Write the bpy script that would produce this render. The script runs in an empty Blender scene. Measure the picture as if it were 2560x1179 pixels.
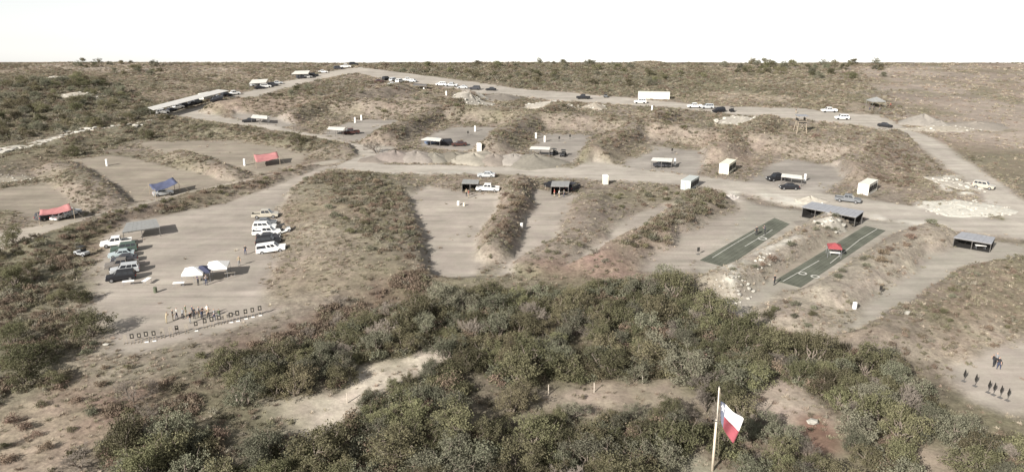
import bpy, bmesh, math, random
import numpy as np
from mathutils import Vector, Matrix, Euler

SC = bpy.context.scene
COL = SC.collection
PI = math.pi
rnd = random.Random(7)
NR = np.random.default_rng(11)

# ------------------------------------------------------------------ camera, sky, sun, exposure
# The site is a plain that climbs gently away from the viewer.  Everything is laid out in the
# plane of that slope (x right, y up-slope, z off the slope) and TILT sets it on the slope.
CAM_H, FPX, HZ = 50.0, 2000.0, -95.0
TH = math.atan((589.0 - HZ) / FPX)
ALPHA = TH - math.atan((589.0 - 166.0) / FPX)
TILT = Matrix.Rotation(ALPHA, 4, 'X')
cam = bpy.data.cameras.new('camera'); cam.sensor_width = 36.0; cam.lens = FPX / 2560 * 36
cam.clip_start = 1.0; cam.clip_end = 30000
camo = bpy.data.objects.new('camera', cam); COL.objects.link(camo)
camo.matrix_world = TILT @ Matrix.Translation((0, 0, CAM_H)) @ Matrix.Rotation(PI / 2 - TH, 4, 'X')
SC.camera = camo

SUN_EL, SHX, SHY = math.radians(29), 0.62, 0.785
sdir = Vector((SHX * math.cos(SUN_EL), SHY * math.cos(SUN_EL), -math.sin(SUN_EL)))   # light travels this way
sw = (TILT.to_3x3() @ sdir).normalized()
sun = bpy.data.lights.new('sun', 'SUN'); sun.energy = 5.0; sun.angle = math.radians(0.6); sun.color = (1.0, 0.955, 0.895)
suno = bpy.data.objects.new('sun', sun); COL.objects.link(suno)
suno.matrix_world = Matrix.Translation((-60, -60, 160)) @ sw.to_track_quat('-Z', 'Y').to_matrix().to_4x4()

W = bpy.data.worlds.new('World'); SC.world = W; W.use_nodes = True
nt = W.node_tree; bg = nt.nodes['Background']
sky = nt.nodes.new('ShaderNodeTexSky'); sky.sky_type = 'NISHITA'; sky.sun_disc = False
sky.sun_elevation = math.asin(-sw.z); sky.sun_rotation = math.atan2(-sw.x, -sw.y)
sky.air_density = 1.0; sky.dust_density = 0.4; sky.ozone_density = 1.0; sky.altitude = 100
hs = nt.nodes.new('ShaderNodeHueSaturation'); hs.inputs['Saturation'].default_value = 0.15
nt.links.new(sky.outputs[0], hs.inputs['Color']); nt.links.new(hs.outputs[0], bg.inputs[0])
bg.inputs[1].default_value = 0.09
SC.view_settings.view_transform = 'Standard'; SC.view_settings.look = 'None'
SC.view_settings.exposure = 0.9; SC.view_settings.gamma = 1
SC.cycles.max_bounces = 5; SC.cycles.diffuse_bounces = 2; SC.cycles.transparent_max_bounces = 4

# ------------------------------------------------------------------ projection helpers (pixels of the photograph -> metres)
CT, ST = math.cos(TH), math.sin(TH)
def ray(px, py):
    a, b = px - 1280.0, 589.0 - py
    return Vector((a, b * ST + FPX * CT, b * CT - FPX * ST))
def G(px, py, z=0.0):
    d = ray(px, py); t = (z - CAM_H) / d.z
    return Vector((d.x * t, d.y * t, z))
def PV(px, py, Y):
    d = ray(px, py); t = Y / d.y
    return Vector((d.x * t, Y, CAM_H + d.z * t))
def G2(pts): return [tuple(G(x, y)[:2]) for x, y in pts]

# ------------------------------------------------------------------ numpy helpers
_lat = {}
def vnoise(X, Y, s, seed=0):
    if seed not in _lat: _lat[seed] = np.random.default_rng(seed + 100).random((256, 256))
    L = _lat[seed]; x = X / s + 1000.37; y = Y / s + 1000.71
    ix = np.floor(x).astype(int); iy = np.floor(y).astype(int); fx = x - ix; fy = y - iy
    fx = fx * fx * (3 - 2 * fx); fy = fy * fy * (3 - 2 * fy)
    a = L[ix % 256, iy % 256]; b = L[(ix + 1) % 256, iy % 256]; c = L[ix % 256, (iy + 1) % 256]; d = L[(ix + 1) % 256, (iy + 1) % 256]
    return (a * (1 - fx) + b * fx) * (1 - fy) + (c * (1 - fx) + d * fx) * fy
def fbm(X, Y, s, seed=0, o=3):
    r = 0; w = 0
    for k in range(o):
        r = r + vnoise(X, Y, s / 2 ** k, seed + k) * 0.5 ** k; w += 0.5 ** k
    return r / w
def seg_d(X, Y, a, b):
    ax, ay = a; bx, by = b; dx, dy = bx - ax, by - ay
    t = np.clip(((X - ax) * dx + (Y - ay) * dy) / (dx * dx + dy * dy + 1e-9), 0, 1)
    return np.hypot(X - ax - t * dx, Y - ay - t * dy)
def line_d(X, Y, P):
    d = np.full(X.shape, 1e9)
    for a, b in zip(P[:-1], P[1:]): d = np.minimum(d, seg_d(X, Y, a, b))
    return d
def poly_sd(X, Y, P):
    d = line_d(X, Y, list(P) + [P[0]])
    ins = np.zeros(X.shape, bool); n = len(P)
    for i in range(n):
        x1, y1 = P[i]; x2, y2 = P[(i + 1) % n]
        if y1 == y2: continue
        c = ((y1 > Y) != (y2 > Y)) & (X < (x2 - x1) * (Y - y1) / (y2 - y1) + x1)
        ins ^= c
    return np.where(ins, -d, d)
def sst(e0, e1, x):
    t = np.clip((x - e0) / (e1 - e0), 0, 1); return t * t * (3 - 2 * t)

# ------------------------------------------------------------------ zones, traced as places on the ground
ROADS = {
 'main': ('pale caliche road running past the row of bays and sheds', [(905,388),(960,408),(1200,414),(1420,418),(1490,402),(1620,424),(1800,444),(1900,458),(2050,480),(2200,502),(2350,526),(2700,580),(2700,612),(2400,578),(2200,548),(2000,512),(1850,482),(1700,462),(1550,452),(1350,442),(1240,434),(1100,433),(950,432),(880,424),(840,418),(860,402)]),
 'upper': ('wide pale road along the far side of the range with trucks parked beside it', [(900,168),(960,174),(1100,193),(1300,221),(1500,238),(1600,246),(1750,262),(2000,270),(2150,285),(2200,288),(2260,316),(2330,342),(2420,400),(2532,480),(2700,590),(2700,640),(2560,580),(2510,552),(2440,470),(2370,420),(2290,362),(2230,330),(2150,312),(2000,298),(1850,286),(1700,271),(1560,262),(1400,252),(1200,232),(1080,212),(960,197),(900,184)]),
 'left': ('pale road leading past the long shed at the upper lots', [(395,284),(470,272),(560,246),(640,222),(760,192),(860,172),(905,166),(920,182),(860,186),(740,212),(650,238),(560,262),(500,280),(560,292),(700,318),(820,340),(900,360),(985,366),(960,400),(905,392),(880,364),(800,350),(680,330),(540,306),(470,296)]),
 'bayroad': ('narrow two track road below the tarp shaded bays', [(-60,592),(60,570),(200,541),(380,499),(560,460),(700,428),(800,402),(850,396),(860,403),(810,410),(700,437),(560,470),(390,510),(200,556),(90,592),(-60,650)]),
}
BAYS = [
 ('gravel_lot', 'broad gravel lot with cars parked along both sides', [(862,408),(800,436),(735,462),(706,520),(692,600),(682,650),(670,700),(672,765),(705,772),(640,800),(560,826),(450,862),(330,890),(275,892),(262,830),(248,760),(236,700),(262,600),(330,548),(440,530),(560,508),(720,448),(830,412)]),
 ('range_bay', 'dirt bay under the navy blue tarp', [(165,400),(290,386),(420,412),(590,445),(560,458),(300,516),(265,492),(215,430)]),
 ('range_bay', 'dirt bay under the faded red tarp beside the ditch', [(340,352),(600,352),(770,382),(740,412),(600,442),(460,402)]),
 ('range_bay', 'dirt bay in front of the red tarp with cars beneath it', [(-40,478),(120,456),(175,472),(225,522),(215,540),(90,566),(40,530),(-40,520)]),
 ('range_bay', 'wide dirt bay where the white pickup is parked by a small canopy', [(1010,492),(1060,466),(1150,478),(1255,484),(1242,530),(1205,610),(1190,690),(1082,700),(1062,610),(1045,545)]),
 ('range_bay', 'dirt bay in front of the black canopy', [(1322,470),(1440,482),(1452,500),(1442,560),(1390,640),(1300,680),(1215,690),(1262,640),(1308,540)]),
 ('range_bay', 'narrow dirt strip between two scrubby berms', [(1660,515),(1690,528),(1610,572),(1480,652),(1400,668),(1480,592),(1580,535)]),
 ('range_bay', 'stony dirt strip beside the left turf lane', [(1850,482),(1905,515),(1750,652),(1700,700),(1600,680),(1700,590),(1835,522)]),
 ('range_bay', 'pale gravel yard round the two green turf lanes', [(1880,505),(1990,520),(2160,545),(2330,565),(2390,585),(2262,632),(2110,740),(1975,800),(1900,815),(1800,760),(1735,668)]),
 ('range_bay', 'long pale dirt bay below the corner shed', [(2370,585),(2570,618),(2560,655),(2410,676),(2260,765),(2140,830),(2010,845),(2040,785),(2205,690)]),
 ('range_bay', 'dirt bay with dark plate targets at the brush edge', [(2372,925),(2460,880),(2600,840),(2640,1010),(2520,1030),(2430,1000)]),
 ('range_bay', 'small bay with a white canopy by the side road', [(596,282),(690,292),(740,312),(690,324),(590,306)]),
 ('range_bay', 'bay with a flat white canopy and dark pickup', [(790,336),(850,310),(905,298),(1010,300),(930,345),(890,352)]),
 ('range_bay', 'grey gravel bay with three cars near a canopy', [(1040,362),(1130,316),(1235,318),(1215,376),(1150,378)]),
 ('range_bay', 'grey gravel bay with two buggies by a canopy', [(1322,374),(1352,334),(1475,336),(1448,392),(1420,408)]),
 ('range_bay', 'grey gravel bay with a dark van under its canopy', [(1560,412),(1640,366),(1765,378),(1745,436),(1600,424)]),
 ('range_bay', 'grey gravel bay with a black pickup by its canopy', [(1860,462),(1960,394),(2092,420),(2115,448),(2050,484)]),
]
# berm lines: (pixels, half width m, height m)
BERMS = [
 ([(700,306),(850,262),(1000,230)], 8, 3.1), ([(960,352),(1060,304),(1180,252)], 8, 3.4), ([(1225,378),(1310,318),(1400,282)], 8, 3.5),
 ([(1490,396),(1570,346),(1660,298)], 8, 3.5), ([(1790,398),(1850,350),(1920,312)], 8, 3.5), ([(2120,440),(2180,386),(2230,350)], 10, 3.0),
 ([(560,276),(760,268),(1000,282),(1250,300),(1500,318),(1760,350),(1960,372),(2140,398)], 10, 3.8),
 ([(1296,462),(1278,540),(1228,640)], 5.0, 2.4, 1), ([(1015,480),(1030,600),(1060,690)], 7, 1.2), ([(1478,500),(1450,590),(1340,670)], 6, 1.2, 1),
 ([(1760,500),(1640,580),(1500,650)], 9, 2.2), ([(1560,560),(1500,600),(1440,640)], 4, 1.2),
 ([(2075,562),(1985,622),(1900,668),(1800,722)], 6.0, 2.4, 2), ([(2330,590),(2250,630),(2160,690),(2070,748)], 6.5, 2.4, 2), ([(1985,800),(2050,760)], 8, 1.0, 2),
 ([(2700,650),(2420,712),(2220,840)], 12, 1.8), ([(450,392),(580,440)], 6, 1.8, 1), ([(150,418),(270,508)], 7, 1.8, 1),
 ([(-40,430),(200,352),(420,312),(640,336),(870,378)], 10, 1.6), ([(80,620),(300,540),(560,480),(780,424)], 6, 1.4),
 ([(840,470),(900,560),(930,660)], 22, 1.8), ([(2300,540),(2400,510)], 1, .1),
 ([(1600,150),(1900,240),(2160,268)], 8, 1.0), ([(1000,250),(1180,262)], 6, 1.0), ([(1760,320),(2100,330)], 8, .8),
]
C_GRASS = (.235, .196, .15)
PAINT = [  # (pixel polygon, albedo, edge softness m)
 ([(-200,150),(620,150),(660,215),(380,256),(200,196),(-200,190)], (.25,.205,.15), 8),
 ([(-200,190),(230,192),(390,262),(410,304),(250,332),(-200,372)], (.15,.135,.088), 8),
 ([(940,150),(1600,150),(1900,190),(2250,262),(2140,270),(1740,236),(1600,242),(1300,218),(1000,184)], (.148,.134,.088), 8),
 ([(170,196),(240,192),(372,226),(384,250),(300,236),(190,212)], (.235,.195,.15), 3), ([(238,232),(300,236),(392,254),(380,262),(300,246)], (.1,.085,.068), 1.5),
 ([(420,170),(620,190),(640,200),(430,184)], (.3,.235,.185), 4), ([(300,196),(480,214),(500,222),(380,214)], (.15,.135,.09), 3),
 ([(2060,216),(2120,226),(2220,218),(2300,196),(2400,186),(2600,182),(2600,186),(2400,192),(2310,202),(2225,226),(2120,232)], (.4,.345,.28), 1.2), ([(2220,219),(2400,208),(2600,196),(2600,200),(2400,213),(2230,226)], (.38,.33,.27), 1.2),
 ([(2230,240),(2330,225),(2360,245),(2280,262)], (.2,.165,.13), 5),
 ([(60,158),(420,158),(600,176),(620,196),(440,190),(230,176),(60,172)], (.29,.245,.19), 3), ([(1500,150),(1800,150),(1800,178),(1560,172)], (.2,.172,.122), 5), ([(1800,184),(2150,196),(2260,224),(2100,222),(1850,206)], (.225,.19,.142), 4),
 ([(2300,262),(2480,240),(2600,250),(2600,268),(2400,284)], (.26,.215,.165), 5), ([(2420,330),(2600,320),(2600,352),(2450,352)], (.22,.185,.138), 4),
 ([(1740,225),(2150,262),(2150,282),(1760,260)], (.27,.225,.165), 6),
 ([(2150,170),(2800,150),(2800,520),(2480,430),(2260,300)], (.315,.262,.205), 8),
 ([(2330,360),(2600,380),(2700,560),(2520,470)], (.2,.175,.12), 8),
 ([(-200,375),(180,345),(420,305),(640,330),(880,365),(760,378),(600,350),(340,350),(160,400),(-200,470)], (.185,.165,.112), 4),
 ([(740,440),(960,432),(1040,470),(1062,690),(900,705),(740,620)], (.215,.188,.13), 6),
 ([(700,700),(760,560),(900,600),(900,690),(840,760),(700,770)], (.29,.245,.18), 6),
 ([(60,640),(60,600),(400,520),(620,468),(850,405),(850,412),(700,452),(430,526),(300,556),(250,640)], (.16,.12,.085), 3),
 ([(-200,610),(250,570),(240,720),(255,850),(260,900),(560,900),(600,960),(300,1100),(-200,1100)], (.18,.162,.108), 6),
 ([(200,720),(250,700),(270,890),(420,880),(380,940),(200,960)], (.27,.23,.17), 5),
 ([(-200,1060),(200,1000),(420,1010),(300,1110),(160,1179),(-200,1200)], (.31,.25,.18), 5),
 ([(160,990),(420,960),(560,1000),(420,1080),(260,1050)], (.22,.15,.115), 5),
 ([(560,870),(760,790),(930,720),(1090,690),(1080,740),(900,820),(700,900)], (.17,.125,.09), 5),
 ([(1440,480),(1690,468),(1840,505),(1800,560),(1640,640),(1480,668),(1600,560),(1560,520)], (.25,.21,.155), 5),
 ([(1330,660),(1560,640),(1600,700),(1420,760)], (.22,.16,.12), 4),
 ([(480,960),(640,900),(950,800),(1250,730),(1720,710),(1900,830),(2330,940),(2600,1080),(2600,1400),(100,1400)], (.165,.14,.098), 5),
 ([(2230,840),(2420,700),(2700,650),(2700,800),(2480,860),(2380,860)], (.2,.17,.118), 5),
 ([(2330,820),(2440,800),(2560,860),(2390,930),(2330,890)], (.32,.27,.2), 4),
 ([(832,1004),(900,930),(1090,876),(1130,905),(1000,962),(880,1012)], (.5,.435,.335), 1.5),
 ([(680,1005),(860,985),(885,1060),(800,1092),(690,1052)], (.5,.435,.335), 2),
 ([(1340,985),(1500,955),(1700,958),(1780,1010),(1600,1040),(1400,1025)], (.4,.325,.25), 2),
 ([(1870,1005),(1960,955),(2060,1020),(2120,1060),(2100,1120),(2210,1200),(2120,1230),(2040,1110),(1900,1040)], (.42,.345,.265), 2),
 ([(2280,1120),(2390,1105),(2420,1250),(2290,1250)], (.42,.355,.27), 2),
 ([(1690,1110),(1790,1150),(1760,1250),(1660,1200)], (.3,.28,.2), 2),
 ([(1985,1050),(2060,1040),(2092,1075),(2085,1115),(2030,1125),(1990,1100)], (.19,.095,.072), 1),
]
PALE = [  # bright bare caliche scrapes and rubble scatter
 [(2290,500),(2350,500),(2470,500),(2480,545),(2380,540),(2300,520)], [(2335,440),(2390,440),(2440,490),(2380,490)],
 [(1905,485),(1990,495),(2040,500),(2000,512),(1930,500)], [(2190,536),(2380,570),(2370,578),(2180,544)],
 [(1100,250),(1180,234),(1260,250),(1180,260)], [(1320,262),(1400,248),(1430,262),(1360,276)], [(945,430),(1230,428),(1230,435),(950,437)],
 [(145,330),(250,318),(240,332),(150,342)], [(-20,372),(140,344),(140,352),(-20,382)], [(1800,710),(1900,650),(1990,600),(2000,606),(1850,700),(1830,745),(1790,730)],
 [(150,236),(240,226),(250,246),(180,250)], [(2300,318),(2420,315),(2430,330),(2310,330)], [(1815,478),(1840,480),(1850,500),(1830,502)],
 [(2040,548),(2100,540),(2120,560),(2060,566)],
]
CLEAR = [q[0] for q in PAINT if q[2] in (2, 1) or q[1] == (.5,.435,.335)]

# ------------------------------------------------------------------ terrain grid
YC = G(1280, 161).y
def axis(inner, lo, hi, g=1.35):
    a = list(inner); d = a[-1] - a[-2]
    while a[-1] < hi: d *= g; a.append(a[-1] + d)
    b = []; d = inner[1] - inner[0]; x = a[0]
    while x > lo: d *= g; x -= d; b.append(x)
    return np.array(b[::-1] + a)
gx = axis(np.concatenate([np.arange(-330, -130, 1.3), np.arange(-130, 130, .8), np.arange(130, 331, 1.3)]), -9000, 9000)
gy = axis(np.concatenate([np.arange(62, 230, .7), np.arange(230, 480, 1.2)]), -6000, 14000)
X, Y = np.meshgrid(gx, gy, indexing='ij')
jx = (fbm(X, Y, 9, 3) - .5) * 7; jy = (fbm(X, Y, 9, 9) - .5) * 7
near = (np.abs(X) < 420) & (Y > 20) & (Y < 520)
far_ = sst(170, 330, Y)
def zmask(P, soft, jit=1.0):
    Q = G2(P); return 1 - sst(-soft, soft, poly_sd(X + jx * jit, Y + jy * jit, Q))
color = np.ones(X.shape + (3,)) * np.array(C_GRASS)
n1 = fbm(X, Y, 26, 20, 4)[..., None]; n2 = fbm(X, Y, 7, 30, 3)[..., None]
for P, c, s in PAINT:
    m = zmask(P, s, 1.6 if s > 2 else .8)[..., None]; color = color * (1 - m) + np.array(c) * m
color = color * np.array((.80, .815, .86)) * (0.68 + .42 * n1 + .22 * n2)
red = np.clip(fbm(X, Y, 17, 40, 3) - .5, 0, 1)[..., None] * 1.6
color = color * (1 - red) + np.array((.2, .15, .112)) * red
olv = np.clip(fbm(X, Y, 13, 50, 3) - .54, 0, 1)[..., None] * 2.2 
color = color * (1 - olv) + np.array((.14, .13, .082)) * olv
CUT = np.zeros(X.shape)
for B in BERMS:
    if len(B) > 3: CUT = np.maximum(CUT, 1 - sst(.55, .95, line_d(X + jx * .5, Y + jy * .5, G2(B[0])) / B[1]))
PCUT = np.zeros(X.shape)
for B in BERMS:
    if len(B) > 3 and B[3] == 2: PCUT = np.maximum(PCUT, 1 - sst(.55, 1.3, line_d(X, Y, G2(B[0])) / B[1]))
color_veg = color * (1 - .55 * PCUT[..., None]) + np.array((.27, .24, .195)) * .6 * PCUT[..., None]
cleared = np.zeros(X.shape); road = np.zeros(X.shape); owner = np.full(X.shape, -1)
strk = fbm(X * .8 + Y * .6, (Y * .8 - X * .6) * 5, 22, 60, 3)[..., None]
for i, (nm, lb, P) in enumerate(BAYS):
    sd = poly_sd(X + jx * .55, Y + jy * .55, G2(P)); m = 1 - sst(-1.6, 1.8, sd)
    grey = np.array((.245, .223, .195)) if i >= 11 else np.array((.283, .252, .214))
    if i in (1, 2, 3): grey = np.array((.226, .198, .158))
    if i in (8, 9): grey = np.array((.275, .253, .214))
    color = color * (1 - m[..., None]) + grey * (.72 + .22 * n1 + .1 * n2 + .26 * strk) * m[..., None]
    cleared = np.maximum(cleared, m); owner = np.where(sd < 0, i, owner)
for k, (key, (lb, P)) in enumerate(ROADS.items()):
    sd = poly_sd(X + jx * .35, Y + jy * .35, G2(P)); m = 1 - sst(-1.5, 1.5, sd)
    trk = .5 + .5 * np.cos(sd * 2.4 + (vnoise(X, Y, 15, 71) - .5) * 5)
    rc = np.array((.335, .305, .262)) if key != 'bayroad' else np.array((.32, .287, .238))
    color = color * (1 - m[..., None]) + rc * (.83 + .2 * n1 + .08 * n2 + .09 * trk[..., None] * n1) * m[..., None]
    cleared = np.maximum(cleared, m); road = np.maximum(road, m); owner = np.where(sd < -.2, 100 + k, owner)
color = color * (1 - CUT[..., None]) + color_veg * CUT[..., None]; cleared = cleared * (1 - CUT); owner = np.where(CUT > .5, -1, owner)
pale = np.zeros(X.shape)
for P in PALE:
    pale = np.maximum(pale, zmask(P, 1.6, .7))
pale = pale * sst(.3, .6, fbm(X, Y, 3.5, 80, 2))
color = color * (1 - pale[..., None]) + np.array((.46, .435, .38)) * pale[..., None]
clearing = np.zeros(X.shape)
for P in CLEAR: clearing = np.maximum(clearing, zmask(P, 1.5, .6))
# heights
Hh = (fbm(X, Y, 40, 90, 3) - .5) * 1.2 * near
berm = np.zeros(X.shape)
for P, hw, h, *_ in BERMS:
    d = line_d(X + jx * .22, Y + jy * .22, G2(P)); pr = 1 - sst(.12, 1.0, d / hw)
    berm = np.maximum(berm, pr * h * (.86 + .26 * fbm(X, Y, 9, 95, 3)))
LANES = [[(1936,544),(1974,560),(1817,668),(1749,650)], [(2163,564),(2214,576),(2002,718),(1936,701)]]
lanem = np.zeros(X.shape)
for P in LANES: lanem = np.maximum(lanem, 1 - sst(.3, 2.5, poly_sd(X, Y, G2(P))))
berm = berm * (1 - lanem); cleared = np.maximum(cleared, lanem)
flat = 1 - sst(0, 1, cleared * 1.3)
Hh = Hh * (1 - cleared * .92) + berm * flat * (1 - .95 * np.clip(road * 1.4, 0, 1)) + (fbm(X, Y, 2.6, 97, 2) - .5) * .35 * (1 - cleared) * near
Hh = Hh * (1 - lanem) 
Hh = Hh + pale * .25 * (1 - road)
over = np.clip(Y - YC, 0, None); tA = math.tan(ALPHA)
Hh = Hh - np.where(over < 20, over ** 2 / 40 * (tA + .012), 10 * (tA + .012) + (over - 20) * (tA + .003))
back = np.clip(-120 - Y, 0, None); Hh = Hh + back * tA
trz = zmask([(2150,170),(2800,150),(2800,520),(2480,430),(2260,300)], 8)
veg = np.clip(1 - cleared, 0, 1); vegtex = veg * (1 - .4 * clearing) * (1 - .6 * trz)
def _bi(A, x, y):
    i = np.clip(np.searchsorted(gx, x) - 1, 0, len(gx) - 2); j = np.clip(np.searchsorted(gy, y) - 1, 0, len(gy) - 2)
    fx = (x - gx[i]) / (gx[i + 1] - gx[i]); fy = (y - gy[j]) / (gy[j + 1] - gy[j])
    return (A[i, j] * (1 - fx) + A[i + 1, j] * fx) * (1 - fy) + (A[i, j + 1] * (1 - fx) + A[i + 1, j + 1] * fx) * fy
def hgt(x, y): return float(_bi(Hh, np.array([x]), np.array([y]))[0])
def P0(px, py):
    z = 0.0
    for _ in range(6):
        p = G(px, py, z); z = .5 * z + .5 * hgt(p.x, p.y)
    p = G(px, py, z); p.z = hgt(p.x, p.y); return p

# ------------------------------------------------------------------ materials
MATS = {}
def mat(name, col, rough=.7, metal=0, var=.12, scale=3.0, rand=0, bump=0, trans=0, hue=0.0, coat=0):
    if name in MATS: return MATS[name]
    m = bpy.data.materials.new(name); m.use_nodes = True; MATS[name] = m
    n = m.node_tree.nodes; l = m.node_tree.links; b = n['Principled BSDF']
    b.inputs['Roughness'].default_value = rough; b.inputs['Metallic'].default_value = metal
    if coat: b.inputs['Coat Weight'].default_value = coat
    tc = n.new('ShaderNodeTexCoord'); nz = n.new('ShaderNodeTexNoise'); nz.inputs['Scale'].default_value = scale; nz.inputs['Detail'].default_value = 4
    l.new(tc.outputs['Object'], nz.inputs['Vector'])
    mr = n.new('ShaderNodeMapRange'); mr.inputs[3].default_value = 1 - var; mr.inputs[4].default_value = 1 + var
    mr.inputs[1].default_value = .25; mr.inputs[2].default_value = .75
    l.new(nz.outputs[0], mr.inputs[0])
    hsv = n.new('ShaderNodeHueSaturation'); hsv.inputs['Color'].default_value = (*col, 1); l.new(mr.outputs[0], hsv.inputs['Value'])
    out = hsv.outputs[0]
    if rand or hue:
        oi = n.new('ShaderNodeObjectInfo'); r2 = n.new('ShaderNodeMapRange'); r2.inputs[3].default_value = 1 - rand; r2.inputs[4].default_value = 1 + rand
        l.new(oi.outputs['Random'], r2.inputs[0])
        h2 = n.new('ShaderNodeHueSaturation'); l.new(out, h2.inputs['Color']); l.new(r2.outputs[0], h2.inputs['Value'])
        if hue:
            ml = n.new('ShaderNodeMath'); ml.operation = 'MULTIPLY'; ml.inputs[1].default_value = 7.31; l.new(oi.outputs['Random'], ml.inputs[0])
            fr = n.new('ShaderNodeMath'); fr.operation = 'FRACT'; l.new(ml.outputs[0], fr.inputs[0])
            r3 = n.new('ShaderNodeMapRange'); r3.inputs[3].default_value = .5 - hue; r3.inputs[4].default_value = .5 + hue * .6; l.new(fr.outputs[0], r3.inputs[0])
            l.new(r3.outputs[0], h2.inputs['Hue'])
        out = h2.outputs[0]
    l.new(out, b.inputs['Base Color'])
    if bump:
        bp = n.new('ShaderNodeBump'); bp.inputs['Strength'].default_value = bump; bp.inputs['Distance'].default_value = .05
        l.new(nz.outputs[0], bp.inputs['Height']); l.new(bp.outputs[0], b.inputs['Normal'])
    if trans:
        t = n.new('ShaderNodeBsdfTranslucent'); l.new(out, t.inputs[0]); mx = n.new('ShaderNodeMixShader'); mx.inputs[0].default_value = trans
        l.new(b.outputs[0], mx.inputs[1]); l.new(t.outputs[0], mx.inputs[2]); l.new(mx.outputs[0], n['Material Output'].inputs[0])
    b.inputs['Specular IOR Level'].default_value = .5 if rough < .5 else .2
    return m
def ground_mat():
    m = bpy.data.materials.new('earth'); m.use_nodes = True
    n = m.node_tree.nodes; l = m.node_tree.links; b = n['Principled BSDF']; b.inputs['Roughness'].default_value = .95; b.inputs['Specular IOR Level'].default_value = .1
    at = n.new('ShaderNodeAttribute'); at.attribute_name = 'zone'; av = n.new('ShaderNodeAttribute'); av.attribute_name = 'veg'
    tc = n.new('ShaderNodeTexCoord')
    def noise(s, d=5, r=.6):
        z = n.new('ShaderNodeTexNoise'); z.inputs['Scale'].default_value = s; z.inputs['Detail'].default_value = d; z.inputs['Roughness'].default_value = r
        l.new(tc.outputs['Object'], z.inputs['Vector']); return z
    a = noise(.55, 6, .68); c = noise(2.4, 4, .7); e = noise(.06, 4, .6)
    def rng(o, lo, hi, a0=.3, a1=.7):
        r = n.new('ShaderNodeMapRange'); r.inputs[1].default_value = a0; r.inputs[2].default_value = a1; r.inputs[3].default_value = lo; r.inputs[4].default_value = hi; l.new(o, r.inputs[0]); return r.outputs[0]
    def math_(op, x, y):
        q = n.new('ShaderNodeMath'); q.operation = op
        for i, v in enumerate((x, y)):
            if isinstance(v, float): q.inputs[i].default_value = v
            else: l.new(v, q.inputs[i])
        return q.outputs[0]
    vv = math_('MULTIPLY', rng(a.outputs[0], .62, 1.32), rng(c.outputs[0], .72, 1.25))
    dd = math_('MULTIPLY', rng(a.outputs[0], .93, 1.06), rng(c.outputs[0], .94, 1.05))
    mixv = n.new('ShaderNodeMix'); mixv.data_type = 'FLOAT'; l.new(av.outputs['Fac'], mixv.inputs[0]); l.new(dd, mixv.inputs[2]); l.new(vv, mixv.inputs[3])
    def streak(rz, sx, sy, d=4):
        mp = n.new('ShaderNodeMapping'); mp.inputs['Rotation'].default_value = (0, 0, rz); mp.inputs['Scale'].default_value = (sx, sy, .2)
        z = n.new('ShaderNodeTexNoise'); z.inputs['Scale'].default_value = 1; z.inputs['Detail'].default_value = d; z.inputs['Roughness'].default_value = .62; z.inputs['Distortion'].default_value = .6
        l.new(tc.outputs['Object'], mp.inputs[0]); l.new(mp.outputs[0], z.inputs['Vector']); return z.outputs[0]
    tk = math_('MULTIPLY', math_('MULTIPLY', rng(streak(-.5, .03, .55), .9, 1.08, .36, .64), rng(streak(.35, .025, .4), .93, 1.07, .36, .64)), rng(noise(.13, 4, .65).outputs[0], .86, 1.13))
    sp = noise(5.5, 2, .5); tk = math_('MULTIPLY', tk, rng(sp.outputs[0], .86, 1.0, .28, .36))
    l.new(math_('MULTIPLY', dd, tk), mixv.inputs[2])
    val = math_('MULTIPLY', mixv.outputs[0], rng(e.outputs[0], .92, 1.08))
    hsv = n.new('ShaderNodeHueSaturation'); l.new(at.outputs['Color'], hsv.inputs['Color']); l.new(val, hsv.inputs['Value'])
    l.new(rng(noise(.3, 3).outputs[0], .485, .51), hsv.inputs['Hue'])
    l.new(hsv.outputs[0], b.inputs['Base Color'])
    bp = n.new('ShaderNodeBump'); bp.inputs['Distance'].default_value = .35; l.new(math_('MULTIPLY', av.outputs['Fac'], .55), bp.inputs['Strength'])
    l.new(a.outputs[0], bp.inputs['Height']); l.new(bp.outputs[0], b.inputs['Normal'])
    return m
EARTH = ground_mat()

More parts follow.
